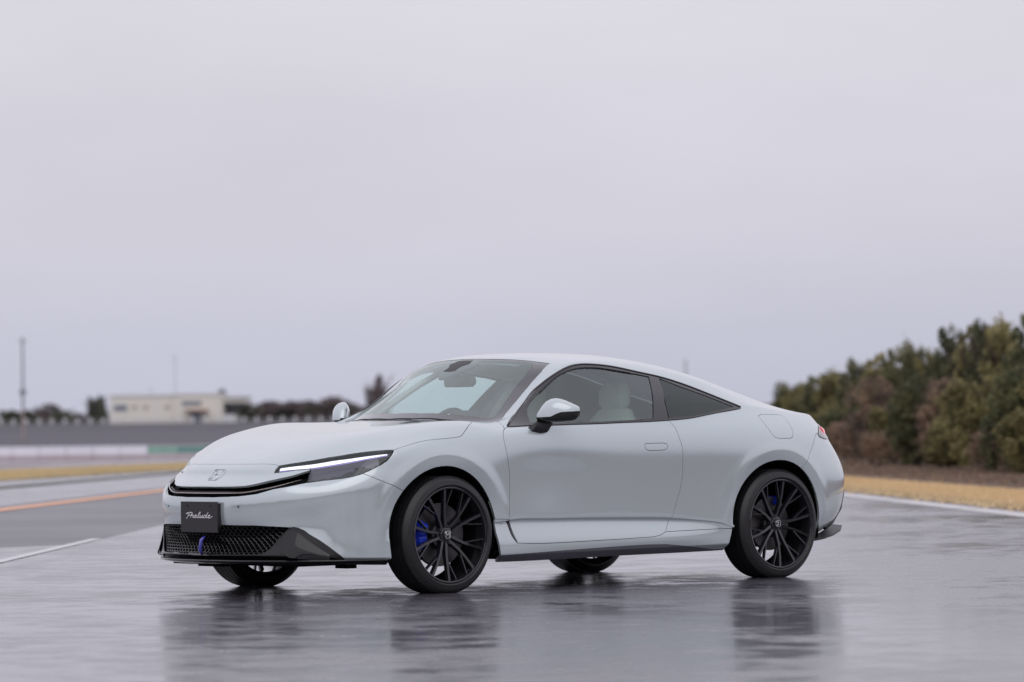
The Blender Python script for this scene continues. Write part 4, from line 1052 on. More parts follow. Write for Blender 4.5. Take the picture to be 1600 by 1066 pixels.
def spoke_set(mb, c):
    for sgn in (-1, 1):
        def P(r, a, y): return Vector((r * math.cos(math.radians(a)), y, r * math.sin(math.radians(a))))
        def section(p, dirv, w0, w1, d):
            t = Vector((-dirv.z, 0, dirv.x))
            return [p + t * w0 / 2, p - t * w0 / 2, p - t * w1 / 2 - Vector((0, d, 0)), p + t * w1 / 2 - Vector((0, d, 0))]
        path = [P(.030, c + sgn * 30, .066), P(.062, c + sgn * 15, .072), (P(.115, c + sgn * 11.5, .082)), P(.180, c + sgn * 12.6, .092), P(.2515, c + sgn * 14.2, .100)]
        ws = [(.018, .028), (.0155, .026), (.0145, .025), (.013, .023), (.0160, .026)]
        S = []
        for i, p in enumerate(path):
            d = (path[min(i + 1, len(path) - 1)] - path[max(i - 1, 0)]); d.y = 0; d.normalize()
            S.append(section(p, d, ws[i][0], ws[i][1], (.030, .026, .021, .020, .024)[i]))
        loft(mb, S)
        path = [P(.128, c + sgn * 12.0, .079), P(.165, c + sgn * 19.0, .084), P(.2500, c + sgn * 26.5, .096)]
        S = []
        for i, p in enumerate(path):
            d = (path[min(i + 1, 2)] - path[max(i - 1, 0)]); d.y = 0; d.normalize()
            S.append(section(p, d, .006, .013, .018))
        loft(mb, S)
tyre_me = None
def make_wheel(name, x, s, c, front):
    root = empty(name, (x, s * .8125, .3285), 0, car)
    if s < 0: root.rotation_euler = (0, 0, math.pi)     # local +Y points outward on both sides
    k = lambda a: (180 - a) if s < 0 else a              # keep the photographed spoke angles on the near side
    global tyre_me, rim_me
    if tyre_me is None:
        o = tyre_mesh().build('tyre', M['rubber'], root, smooth=True, angle=50); tyre_me = o.data
    else:
        link_mesh('tyre', tyre_me, None, root)
    mb = rim_mesh()
    for j in range(5): spoke_set(mb, k(c + 72 * j))
    mb.lathe_y([(0, .074), (.034, .074), (.040, .071), (.044, .062), (.056, .058), (.060, .050), (.060, .02)], 40)
    mb.build('rim', M['rim'], root, smooth=True, angle=32)
    # hub badge
    cp = MB(); cp.lathe_y([(0, .083), (.026, .083), (.0305, .081), (.0315, .076)], 32); cp.build('hub_cap', M['gloss_black'], root, smooth=True, angle=40)
    h = MB(); u = 1
    fr = [(-.017, .018), (-.0185, .008), (-.015, -.016), (-.011, -.019), (.011, -.019), (.015, -.016), (.0185, .008), (.017, .018), (.013, .020), (-.013, .020), (-.017, .018)]
    def rot(a, b):
        t = math.radians(0 if front else 90)
        return Vector((a * math.cos(t) - b * math.sin(t), .0845, a * math.sin(t) + b * math.cos(t)))
    h.tube([rot(a, b) for a, b in fr], .0016, 5)
    for q in (-1, 1): h.tube([rot(q * .011, .016), rot(q * .0075, .002), rot(q * .0105, -.015)], .0024, 5)
    h.tube([rot(-.007, 0), rot(.007, 0)], .0022, 5)
    h.build('hub_emblem', M['chrome'], root, smooth=True)
    nutm = None
    for j in range(5):
        a = math.radians(k(c + 36 + 72 * j))
        if nutm is None:
            o = MB().lathe_y([(0, .072), (.006, .072), (.009, .068), (.0095, .045)], 6).build('wheel_nut', M['lamp_dark'], root); nutm = o.data
        else: o = link_mesh('wheel_nut', nutm, None, root)
        o.location = (.0475 * math.cos(a), 0.004, .0475 * math.sin(a))
    # brake
    R = .175 if front else .160
    bd_ = MB().lathe_y([(.06, .045), (.078, .043), (.083, .030), (.083, .012), (R, .012), (R, -.012), (.09, -.012)], 72)
    bd_.build('brake_disc', M['steel'], root, smooth=True, angle=30)
    cal = MB()
    a0, a1 = ((152, 206) if front else (64, 76))
    secs = []; n = 14 if front else 8
    for i in range(n + 1):
        a = a0 + (a1 - a0) * i / n; a = math.radians(k(a))
        ri, ro = (.112, R + .014) if front else (.118, R + .010)
        e = .006 if i in (0, n) else 0
        rib = .006 if front and i in (3, 4, 7, 10, 11) else 0
        q = [(ri + e, -.05), (ro - e, -.05), (ro - e, .030), (ro - .014, .046 - e + rib), (ri + .012, .050 - e + rib), (ri + e, .034)]
        secs.append([Vector((r_ * math.cos(a), y_, r_ * math.sin(a))) for r_, y_ in q])
    loft(cal, secs); cal.build('brake_caliper', M['blue_caliper'], root, smooth=True, angle=30)
    hub = MB().lathe_y([(0, -.09), (.10, -.09), (.12, -.05), (.05, .03), (.05, .05)], 24); hub.build('hub_carrier', M['satin_black'], root)
    return root
make_wheel('wheel', 0.0, -1, 39, True)
make_wheel('wheel', 2.605, -1, 68, False)
make_wheel('wheel', 0.0, 1, 20, True)
make_wheel('wheel', 2.605, 1, 50, False)

# ------------------------------------------------------------------ cabin
def rounded_block(name, secs, mat, parent, n=20, p=2.6):
    """body lofted through sections (centre, half width, half depth, axis tilt) given as superellipses in a plane"""
    mb = MB(); S = []
    for c, u, v, a, b in secs:
        u = Vector(u); v = Vector(v); c = Vector(c); q = []
        for k in range(n):
            t = 2 * math.pi * k / n
            ct, st = math.cos(t), math.sin(t)
            q.append(c + u * a * (abs(ct) ** (2 / p)) * (1 if ct >= 0 else -1) + v * b * (abs(st) ** (2 / p)) * (1 if st >= 0 else -1))
        S.append(q)
    loft(mb, S)
    return mb.build(name, mat, parent, smooth=True, angle=50)
Yv = (0, 1, 0); Xv = (1, 0, 0)
def seat(y):
    r = empty('front_seat', (1.28, y, .30), 0, car)
    L_ = lambda x, z: (x - 1.28, 0, z - .30)
    rounded_block('backrest', [(L_(1.60, .42), Yv, Xv, .20, .06), (L_(1.64, .60), Yv, Xv, .245, .075), (L_(1.70, .80), Yv, Xv, .235, .065), (L_(1.755, .95), Yv, Xv, .19, .055), (L_(1.78, 1.015), Yv, Xv, .13, .045), (L_(1.785, 1.03), Yv, Xv, .08, .03)], M['cabin_grey'], r)
    rounded_block('headrest', [(L_(1.775, 1.01), Yv, Xv, .085, .03), (L_(1.77, 1.05), Yv, Xv, .12, .048), (L_(1.775, 1.12), Yv, Xv, .125, .05), (L_(1.785, 1.17), Yv, Xv, .10, .04), (L_(1.79, 1.185), Yv, Xv, .06, .02)], M['cabin_grey'], r)
    rounded_block('seat', [(L_(1.10, .40), Yv, (0, 0, 1), .22, .06), (L_(1.25, .42), Yv, (0, 0, 1), .25, .07), (L_(1.60, .38), Yv, (0, 0, 1), .24, .08)], M['cabin_grey'], r)
for y in (-.37, .37): seat(y)
db = MB()
S = []
for y in np.linspace(-.70, .70, 15):
    k = 1 - (abs(y) / .70) ** 3
    S.append([Vector((.50 + .04 * (1 - k), y, .89)), Vector((.70, y, .925 + .008 * k)), Vector((.86, y, .918)), Vector((.94, y, .86)), Vector((.90, y, .55)), Vector((.55, y, .5))])
loft(db, S)
db.build('dashboard', M['cabin_dark'], car, smooth=True, angle=35)
rounded_block('instrument_hood', [((.80, -.37, .90), Yv, (0, 0, 1), .16, .03), ((.86, -.37, .935), Yv, (0, 0, 1), .18, .035), ((.94, -.37, .93), Yv, (0, 0, 1), .17, .03)], M['cabin_dark'], car)
sd = MB().box((.93, 0.02, .955), (.018, .24, .13)); sd.build('centre_screen', M['gloss_black'], car)
# steering wheel
sw = MB(); ring = []
for k in range(37):
    a = 2 * math.pi * k / 36
    ring.append((1.08 + .07 * math.sin(a), .37 + .175 * math.cos(a), .86 + .165 * math.sin(a)))
sw.tube(ring, .016, 8, cap=False); sw.tube([(1.08, .20, .86), (1.06, .37, .84), (1.08, .54, .86)], .022, 6); sw.tube([(1.06, .37, .84), (.92, .37, .82)], .04, 8)
sw.build('steering_wheel', M['cabin_dark'], car, smooth=True)
# rear bench, parcel shelf, door cards, floor
for y in (-.30, .30):
    rounded_block('rear_backrest', [((2.30, y, .50), Yv, Xv, .26, .08), ((2.40, y, .80), Yv, Xv, .25, .07), ((2.46, y, .93), Yv, Xv, .22, .06), ((2.47, y, .975), Yv, Xv, .12, .035)], M['cabin_grey'], car)
MB().box((2.70, 0, .90), (.50, 1.30, .03)).build('parcel_shelf', M['cabin_mid'], car)
MB().box((1.5, 0, .30), (2.1, 1.40, .04)).build('cabin_floor', M['flat_black'], car)
for s in (-1, 1):
    S = []
    for x in np.linspace(.66, 1.80, 12):
        z1 = float(np.interp(x, [.62, 1.0, 1.7, 2.2], [.918, .922, .935, .985]))
        S.append([Vector((x, s * .765, .35)), Vector((x, s * .765, .70)), Vector((x, s * .815, z1 - .02)), Vector((x, s * .838, z1 - .004)), Vector((x, s * .85, .60)), Vector((x, s * .83, .35))])
    d = MB(); loft(d, S); d.build('door_card', M['cabin_grey'], car, smooth=True, angle=35)
# pillar linings
for s in (-1, 1):
    for pts_, r_ in (([(.68, .635, .95), (.86, .56, 1.08), (1.00, .51, 1.175), (1.14, .485, 1.245)], .018), ([(1.80, .765, .95), (1.83, .69, 1.08), (1.86, .60, 1.18)], .035)):
        MB().tube([Vector((x, y * s, z)) for x, y, z in pts_], r_, 8).build('pillar_lining', M['headliner'], car, smooth=True)
# rear-view mirror and camera housing behind the windscreen
rounded_block('interior_mirror', [((0.885, -.125, 1.190), Xv, (0, 0, 1), .012, .022), ((0.875, -.115, 1.190), Xv, (0, 0, 1), .018, .034), ((0.870, 0, 1.192), Xv, (0, 0, 1), .02, .037), ((0.875, .115, 1.190), Xv, (0, 0, 1), .018, .034), ((0.885, .125, 1.190), Xv, (0, 0, 1), .012, .022)], M['cabin_dark'], car)
rounded_block('camera_housing', [((.745, .0, 1.205), Yv, (0, 0, 1), .035, .010), ((.80, .0, 1.235), Yv, (0, 0, 1), .085, .018), ((.88, .0, 1.272), Yv, (0, 0, 1), .12, .022), ((.93, .0, 1.292), Yv, (0, 0, 1), .12, .02)], M['cabin_dark'], car)
MB().tube([(.87, 0, 1.215), (.87, 0, 1.275)], .012, 6).build('mirror_stem', M['cabin_dark'], car)

# ------------------------------------------------------------------ ground
def wet_mat(name, base, var, r0, r1, coat, coat_r, pscale, tint=(1, 1, 1), bump=0.25, streak=0.3):
    m, t, b = new_mat(name)
    nn = t.nodes.new; ln = t.links.new
    geo = nn('ShaderNodeNewGeometry')
    n1 = nn('ShaderNodeTexNoise'); n1.inputs['Scale'].default_value = pscale; n1.inputs['Detail'].default_value = 6; n1.inputs['Roughness'].default_value = 0.62
    ln(geo.outputs['Position'], n1.inputs['Vector'])
    n2 = nn('ShaderNodeTexNoise'); n2.inputs['Scale'].default_value = 85; n2.inputs['Detail'].default_value = 3
    ln(geo.outputs['Position'], n2.inputs['Vector'])
    n3 = nn('ShaderNodeTexNoise'); n3.inputs['Scale'].default_value = 9.0; n3.inputs['Detail'].default_value = 5
    ln(geo.outputs['Position'], n3.inputs['Vector'])
    cx = nn('ShaderNodeMix'); cx.data_type = 'RGBA'
    cx.inputs[6].default_value = tuple(base * (1 - var) * c for c in tint) + (1,)
    cx.inputs[7].default_value = tuple(base * (1 + var) * c for c in tint) + (1,)
    ln(n2.outputs['Fac'], cx.inputs[0]); ln(cx.outputs[2], b.inputs['Base Color'])
    b.inputs['Roughness'].default_value = 0.65
    wet = nn('ShaderNodeMapRange'); wet.inputs[1].default_value = 0.40; wet.inputs[2].default_value = 0.62
    n4 = nn('ShaderNodeTexNoise'); n4.inputs['Scale'].default_value = 2.6; n4.inputs['Detail'].default_value = 8; n4.inputs['Roughness'].default_value = 0.68
    ln(geo.outputs['Position'], n4.inputs['Vector'])
    w2 = nn('ShaderNodeMath'); w2.operation = 'MULTIPLY_ADD'; w2.inputs[1].default_value = streak; w2.inputs[2].default_value = -0.5 * streak
    ln(n4.outputs['Fac'], w2.inputs[0])
    w3 = nn('ShaderNodeMath'); w3.operation = 'ADD'; ln(n1.outputs['Fac'], w3.inputs[0]); ln(w2.outputs[0], w3.inputs[1])
    ln(w3.outputs[0], wet.inputs[0])
    rr = nn('ShaderNodeMapRange'); rr.inputs[3].default_value = r0; rr.inputs[4].default_value = r1
    ln(wet.outputs[0], rr.inputs[0])
    ln(rr.outputs[0], b.inputs['Coat Roughness'])
    b.inputs['Coat Weight'].default_value = coat
    b.inputs['Coat Tint'].default_value = (0.985, 0.955, 1.0, 1)
    b.inputs['Coat IOR'].default_value = 2.0
    b.inputs['Specular IOR Level'].default_value = 0.35
    bp = nn('ShaderNodeBump'); bp.inputs['Strength'].default_value = bump; bp.inputs['Distance'].default_value = 0.004
    ln(n2.outputs['Fac'], bp.inputs['Height']); ln(bp.outputs[0], b.inputs['Normal'])
    bq = nn('ShaderNodeBump'); bq.inputs['Strength'].default_value = coat_r; bq.inputs['Distance'].default_value = 0.0012
    hm = nn('ShaderNodeMath'); hm.operation = 'MULTIPLY'
    ln(n3.outputs['Fac'], hm.inputs[0]); ln(wet.outputs[0], hm.inputs[1])
    ln(hm.outputs[0], bq.inputs['Height']); ln(bq.outputs[0], b.inputs['Coat Normal'])
    return m
M['wet_pad'] = wet_mat('wet_asphalt', 0.065, 0.35, 0.125, 0.275, 1.0, 0.40, 0.30, (1.0, 0.93, 1.16), streak=1.1)
M['damp'] = wet_mat('damp_dark_asphalt', 0.055, 0.30, 0.42, 0.55, 0.9, 0.6, 0.30, (1.0, 0.95, 1.14))
M['line_white'] = wet_mat('white_road_paint', 0.62, 0.10, 0.15, 0.35, 0.7, 0.4, 0.8)
M['line_orange'] = wet_mat('orange_road_paint', 0.92, 0.12, 0.25, 0.45, 0.4, 0.4, 0.8, (1.0, 0.48, 0.24))
M['pavement'] = wet_mat('pale_wet_pavement', 0.16, 0.2, 0.2, 0.4, 0.7, 0.5, 0.2, (1.06, 0.98, 1.0))
M['pavement_pink'] = wet_mat('pinkish_pavement', 0.42, 0.15, 0.3, 0.5, 0.5, 0.5, 0.2, (1.08, 0.92, 0.94))
M['soil'] = simple('leaf_litter_soil', (0.150, 0.098, 0.078), 0.95, var=0.55, scale=2.5, bump=0.8)
M['turf'] = simple('dry_turf_base', (0.62, 0.46, 0.26), 0.95, var=0.3, scale=1.2, bump=0.5)
M['moss'] = simple('mossy_kerb', (0.10, 0.105, 0.085), 0.9, var=0.4, scale=2)

def sheet(name, pts, z, mat, kind='structure', label=None):
    o = from_data(name, [(x, y, z) for x, y in pts], [tuple(range(len(pts)))], mat)
    if o.data.polygons[0].normal.z < 0: o.data.flip_normals()
    tag(o, label, None, None, kind); return o
def strip(name, a, b, w, z, mat, ext0=0.0, ext1=0.0):
    """band along a->b, width w to the right of the direction"""
    a = Vector(a); b = Vector(b); d = (b - a).normalized(); n = Vector((d.y, -d.x))
    a = a - d * ext0; b = b + d * ext1
    return sheet(name, [a, b, b + n * w, a + n * w], z, mat)
R = 2600
sheet('ground', [(-R, -R), (R, -R), (R, R), (-R, R)], 0.0, M['damp'])
d1 = Vector((7.1, 7.7)).normalized()
p0 = Vector((1.3, 5.4))
A0 = p0 - d1 * 70; A1 = p0 + d1 * 75
d2 = Vector((.623, .782))
e0 = Vector((14.5, 7.4)) - d2 * 60; e1 = Vector((14.5, 7.4)) + d2 * 75
sheet('wet_asphalt', [A0, A1, e1, e0], .008, M['wet_pad'])
sheet('wet_asphalt_patch', [(-6, -2.6), (1.3, 5.4), (4.45, 8.85), (3.4, 8.65), (-2.5, 4.4), (-9, 0.0)], .004, M['wet_pad'])
strip('white_edge_line', (1.3, 5.4), (5.4, 9.85), -.10, .012, M['line_white'], 30, 0)
strip('white_side_line', (14.5, 7.4), (21.9, 16.7), .36, .012, M['line_white'], 40, 75)
strip('orange_line', (12.0, 21.0), (21.9, 31.1), -.28, .008, M['line_orange'], 40, 80)
strip('verge_kerb', (22.2, 36.1), (31.7, 45.6), -.55, .012, M['moss'], 40, 60)
strip('inner_lane', (12.0, 21.8), (21.9, 31.9), -9.5, .004, M['wet_pad'], 60, 90)
sheet('far_pavement', [(20, 66), (130, 140), (230, 330), (20, 250)], .006, M['pavement'])

def grass_strip(name, poly, n, h, mat_blade, seed, label, z=0.02):
    """dry turf: thousands of short blades inside a quad a-b-c-d"""
    rs = np.random.RandomState(seed)
    a, b, c, d = [np.array(p, float) for p in poly]
    u = rs.rand(n); v = rs.rand(n)
    # denser towards the edge nearer to the car
    P = (a * (1 - u[:, None]) + b * u[:, None]) * (1 - v[:, None]) + (d * (1 - u[:, None]) + c * u[:, None]) * v[:, None]
    P = P + rs.randn(n, 2) * .13
    ang = rs.rand(n) * 6.283; w = .012 + .012 * rs.rand(n); hh = h * (.45 + .8 * rs.rand(n)); lean = (rs.rand(n, 2) - .5) * h * .9
    V = np.zeros((n, 3, 3))
    V[:, 0, 0] = P[:, 0] - np.cos(ang) * w; V[:, 0, 1] = P[:, 1] - np.sin(ang) * w; V[:, 0, 2] = z
    V[:, 1, 0] = P[:, 0] + np.cos(ang) * w; V[:, 1, 1] = P[:, 1] + np.sin(ang) * w; V[:, 1, 2] = z
    V[:, 2, 0] = P[:, 0] + lean[:, 0]; V[:, 2, 1] = P[:, 1] + lean[:, 1]; V[:, 2, 2] = z + hh
    me = bpy.data.meshes.new(name); me.from_pydata(V.reshape(-1, 3).tolist(), [], np.arange(3 * n).reshape(-1, 3).tolist()); me.update()
    o = link_mesh(name, me, mat_blade); tag(o, label, 'grass', None, 'stuff'); return o
def blade_mat(name, c0, c1, c2):
    m, t, b = new_mat(name)
    geo = t.nodes.new('ShaderNodeNewGeometry')
    n1 = t.nodes.new('ShaderNodeTexNoise'); n1.inputs['Scale'].default_value = 0.5; n1.inputs['Detail'].default_value = 5
    t.links.new(geo.outputs['Position'], n1.inputs['Vector'])
    rp = t.nodes.new('ShaderNodeValToRGB'); rp.color_ramp.elements[0].position = .35; rp.color_ramp.elements[0].color = (*c0, 1)
    rp.color_ramp.elements[1].position = .65; rp.color_ramp.elements[1].color = (*c1, 1)
    t.links.new(n1.outputs['Fac'], rp.inputs[0])
    mx = t.nodes.new('ShaderNodeMix'); mx.data_type = 'RGBA'; mx.inputs[7].default_value = (*c2, 1)
    t.links.new(geo.outputs['Random Per Island'], mx.inputs[0]); t.links.new(rp.outputs[0], mx.inputs[6])
    t.links.new(mx.outputs[2], b.inputs['Base Color']); b.inputs['Roughness'].default_value = 0.8
    b.inputs['Specular IOR Level'].default_value = 0.2
    return m
M['straw'] = blade_mat('dry_grass_blades', (0.76, 0.57, 0.32), (0.86, 0.67, 0.42), (0.72, 0.55, 0.34))
M['straw_left'] = blade_mat('dry_grass_mixed', (0.36, 0.35, 0.20), (0.76, 0.60, 0.36), (0.68, 0.54, 0.34))
# right-hand verge
gr0 = Vector((16.2, 8.6)); gr1 = Vector((24.1, 18.4)); far0 = Vector((24.3, 15.8)); far1 = Vector((33.4, 27.5))
dg1 = (gr1 - gr0).normalized(); dg2 = (far1 - far0).normalized()
ga, gb = gr0 - dg1 * 8, gr1 + dg1 * 34; gc, gd = far1 + dg2 * 34, far0 - dg2 * 10
_i = Vector((dg1.y, -dg1.x)) * .22
sheet('verge_turf', [gr0 - dg1 * 14 + _i, gr1 + dg1 * 60 + _i, far1 + dg2 * 60, far0 - dg2 * 18], .016, M['turf'])
grass_strip('dry_grass', [tuple(ga), tuple(gb), tuple(gc), tuple(gd)], 90000, .05, M['straw'], 3, 'straw-coloured dry grass on the verge beyond the white line')
# left-hand verge
la, lb = Vector((28.7, 45.6)), Vector((42.2, 57.8)); lc_, ld = Vector((51.0, 69.6)), Vector((39.7, 61.9))
dl = (lb - la).normalized()
sheet('infield_turf', [la - dl * 15, lb + dl * 30, lc_ + dl * 34, ld - dl * 12], .016, M['turf'])
grass_strip('infield_grass', [tuple(la - dl * 4), tuple(lb + dl * 10), tuple(lc_ + dl * 10), tuple(ld - dl * 4)], 36000, .045, M['straw_left'], 5, 'patchy green and yellow grass beyond the orange line')

# leaf-litter bank under the hedge
M['litter'] = blade_mat('brown_leaf_litter', (0.15, 0.11, 0.085), (0.40, 0.28, 0.20), (0.27, 0.20, 0.15))
_s0, _s1 = far0 - dg2 * 6, far1 + dg2 * 40
_n = Vector((dg2.y, -dg2.x))
grass_strip('leaf_litter', [tuple(_s0), tuple(_s1), tuple(_s1 + _n * 9), tuple(_s0 + _n * 9)], 42000, .05, M['litter'], 8, 'brown leaf litter and dead stems under the hedge', z=.10)
rs = np.random.RandomState(11)
V = []; F = []; nu, nv = 70, 9
ba, bb = far0 - dg2 * 30, far1 + dg2 * 70
nrm = Vector((dg2.y, -dg2.x))
for i in range(nu):
    p = ba.lerp(bb, i / (nu - 1))
    for j in range(nv):
        t = j / (nv - 1)
        q = p + nrm * (t * 13)
        V.append((q.x, q.y, .022 + .30 * (3 * min(t * 1.6, 1) ** 2 - 2 * min(t * 1.6, 1) ** 3) + (rs.rand() - .5) * .09 * (t > .05)))
for i in range(nu - 1):
    for j in range(nv - 1): F.append((i * nv + j, i * nv + j + 1, (i + 1) * nv + j + 1, (i + 1) * nv + j))
bk = from_data('earth_bank', V, F, M['soil'], smooth=True)
if bk.data.polygons[0].normal.z < 0: bk.data.flip_normals()
tag(bk, kind='structure')

ORD = ('first', 'second', 'third', 'fourth', 'fifth', 'sixth', 'seventh', 'eighth', 'ninth', 'tenth', 'eleventh', 'twelfth', 'thirteenth', 'fourteenth', 'fifteenth', 'sixteenth', 'seventeenth', 'eighteenth', 'nineteenth', 'twentieth', 'twenty-first', 'twenty-second')
# ------------------------------------------------------------------ trees
def leaf_mat(name, dark, mid, light, sc=1.6):
    m, t, b = new_mat(name)
    geo = t.nodes.new('ShaderNodeNewGeometry'); oi = t.nodes.new('ShaderNodeObjectInfo')
    n1 = t.nodes.new('ShaderNodeTexNoise'); n1.inputs['Scale'].default_value = sc; n1.inputs['Detail'].default_value = 3
    t.links.new(geo.outputs['Position'], n1.inputs['Vector'])
    rp = t.nodes.new('ShaderNodeValToRGB'); e = rp.color_ramp.elements
    e[0].position = .32; e[0].color = (*dark, 1); e[1].position = .68; e[1].color = (*light, 1)
    k = e.new(.5); k.color = (*mid, 1)
    ad = t.nodes.new('ShaderNodeMath'); ad.operation = 'MULTIPLY_ADD'; ad.inputs[1].default_value = .34; ad.inputs[2].default_value = -.17
    t.links.new(geo.outputs['Random Per Island'], ad.inputs[0])
    a2 = t.nodes.new('ShaderNodeMath'); a2.operation = 'ADD'
    t.links.new(n1.outputs['Fac'], a2.inputs[0]); t.links.new(ad.outputs[0], a2.inputs[1])
    t.links.new(a2.outputs[0], rp.inputs[0]); t.links.new(rp.outputs[0], b.inputs['Base Color'])
    b.inputs['Roughness'].default_value = 0.6; b.inputs['Specular IOR Level'].default_value = 0.3
    tr = t.nodes.new('ShaderNodeBsdfTranslucent'); t.links.new(rp.outputs[0], tr.inputs[0])
    mx = t.nodes.new('ShaderNodeMixShader'); mx.inputs[0].default_value = .35
    t.links.new(b.outputs[0], mx.inputs[1]); t.links.new(tr.outputs[0], mx.inputs[2])
    t.links.new(mx.outputs[0], t.nodes['Material Output'].inputs['Surface'])
    return m
M['leaf_dark'] = leaf_mat('dark_evergreen_leaves', (0.070, 0.080, 0.050), (0.145, 0.155, 0.085), (0.28, 0.27, 0.135))
M['leaf_olive'] = leaf_mat('olive_leaves', (0.115, 0.110, 0.055), (0.26, 0.235, 0.105), (0.44, 0.385, 0.18))
M['leaf_brown'] = leaf_mat('withered_brown_leaves', (0.13, 0.098, 0.080), (0.28, 0.21, 0.165), (0.50, 0.35, 0.23))
M['leaf_hazed'] = leaf_mat('hazed_green_leaves', (0.095, 0.105, 0.09), (0.15, 0.158, 0.12), (0.22, 0.22, 0.15), .3)  # distance haze is mixed into this muted leaf colour
M['twig_hazed'] = leaf_mat('hazed_bare_twigs', (0.15, 0.125, 0.140), (0.21, 0.172, 0.178), (0.27, 0.22, 0.215), .3)  # muted twig colour with the distance haze painted in
M['bark'] = simple('bark', (0.075, 0.058, 0.048), 0.9, var=0.4, scale=12, bump=0.6)

def crown_mesh(name, seed, n, lobes, leaf, shape=(1, 1, 1), droop=0.0, elong=1.6):
    """leaf-sized faces gathered in clumps round several lobes; unit crown about 1 high, 0.8 wide, base at z=0"""
    r = np.random.RandomState(seed)
    P = []
    cl = []
    for (cx, cy, cz, rx, rz) in lobes:
        k = int(46 * (rx * rx + rx * rz) / .12) + 6
        d = r.randn(k, 3); d /= np.linalg.norm(d, axis=1)[:, None]
        rad = (.55 + .50 * r.rand(k) ** .6)[:, None]
        cl.append(np.array([cx, cy, cz]) + d * rad * np.array([rx, rx, rz]))
    cl = np.vstack(cl)
    cs = .035 + .055 * r.rand(len(cl))
    pick = r.randint(0, len(cl), n)
    off = r.randn(n, 3); off /= np.linalg.norm(off, axis=1)[:, None]
    c = cl[pick] + off * (cs[pick] * r.rand(n) ** .45)[:, None]
    c[:, 2] = np.maximum(c[:, 2], .02)
    ax = r.randn(n, 3); ax[:, 2] -= droop; ax /= np.linalg.norm(ax, axis=1)[:, None]
    bx = np.cross(ax, r.randn(n, 3)); bx /= np.linalg.norm(bx, axis=1)[:, None]
    L_ = (leaf * (.6 + .8 * r.rand(n)))[:, None]
    v = np.stack([c - ax * L_ * elong / 2, c + bx * L_ / 2, c + ax * L_ * elong / 2, c - bx * L_ / 2], 1)
    v *= np.array(shape)
    me = bpy.data.meshes.new(name)
    me.vertices.add(4 * n); me.vertices.foreach_set('co', v.reshape(-1))
    me.loops.add(4 * n); me.loops.foreach_set('vertex_index', np.arange(4 * n, dtype=np.int32))
    me.polygons.add(n); me.polygons.foreach_set('loop_start', np.arange(0, 4 * n, 4, dtype=np.int32))
    me.update(calc_edges=True)
    return me
def trunk_mesh(name, seed, limbs=7, twigs=0):
    r = random.Random(seed); mb = MB()
    x = y = 0; pts = [(0, 0, -.05)]
    for k in range(1, 6):
        x += r.uniform(-.03, .03); y += r.uniform(-.03, .03); pts.append((x, y, k * .14))
    mb.tube(pts, [.030, .026, .021, .016, .011, .005], 7)
    for i in range(limbs):
        k = r.randint(1, 4); p = Vector(pts[k]); a = r.uniform(0, 6.28); l = r.uniform(.2, .38)
        q = p + Vector((math.cos(a) * l * .6, math.sin(a) * l * .6, l * .5)); e = p + Vector((math.cos(a) * l, math.sin(a) * l, l * 1.0))
        mb.tube([p, q, e], [.012, .008, .003], 5)
        for j in range(twigs):
            f = p.lerp(e, r.uniform(.3, 1)); b_ = r.uniform(0, 6.28); m = r.uniform(.08, .22)
            mb.tube([f, f + Vector((math.cos(b_) * m * .6, math.sin(b_) * m * .6, m))], [.003, .001], 3, cap=False)
    me = bpy.data.meshes.new(name); me.from_pydata([tuple(v) for v in mb.v], [], mb.f); me.update()
    return me
ROUND = [(0, 0, .55, .34, .38), (.18, .1, .38, .24, .28), (-.2, -.05, .35, .24, .3), (.02, -.18, .3, .26, .26), (-.05, .12, .78, .2, .2)]
TALL = [(0, 0, .30, .30, .30), (.10, .06, .52, .26, .26), (-.12, -.06, .62, .25, .24), (.03, 0, .80, .27, .20), (-.18, .10, .40, .24, .24), (.2, -.1, .66, .2, .2)]
LOW = [(-.22, 0, .35, .26, .30), (.2, .05, .42, .28, .34), (0, -.1, .62, .26, .26), (.3, -.1, .25, .2, .24), (-.32, .1, .62, .16, .2), (.12, .1, .82, .16, .16)]
NL = 11000
CROWN = {
 'dark': [crown_mesh('crown', 1, NL, ROUND, .026), crown_mesh('crown', 2, NL, TALL, .026)],
 'olive': [crown_mesh('crown', 3, NL, LOW, .026), crown_mesh('crown', 4, NL, TALL, .027), crown_mesh('crown', 9, NL, ROUND, .025)],
 'brown': [crown_mesh('crown', 5, 7000, ROUND, .022, droop=.8), crown_mesh('crown', 6, 6500, TALL, .022, droop=.8)],
 'far': [crown_mesh('crown', 7, 2600, ROUND, .050)],
 'bare': [crown_mesh('crown', 8, 5600, LOW, .024, elong=3.0), crown_mesh('crown', 12, 5600, ROUND, .024, elong=3.0)],
}
MATK = {'dark': 'leaf_dark', 'olive': 'leaf_olive', 'brown': 'leaf_brown', 'far': 'leaf_hazed', 'bare': 'twig_hazed'}
for k, L_ in CROWN.items():
    for me in L_: me.materials.append(M[MATK[k]])
TRUNK = [trunk_mesh('trunk', 1, 8, 2), trunk_mesh('trunk', 2, 12, 8)]
for me in TRUNK: me.materials.append(M['bark'])
def place(px, D):
    """ground point on the bearing of a photograph column at a distance from the viewpoint"""
    f = Vector((CAM_FWD.x, CAM_FWD.y)).normalized(); r_ = Vector((f.y, -f.x))
    return Vector((CAM_LOC.x, CAM_LOC.y)) + f * D + r_ * (D * (px - 800) / 6000)
def hz(px): return 671.1 - .0103 * (px - 800)
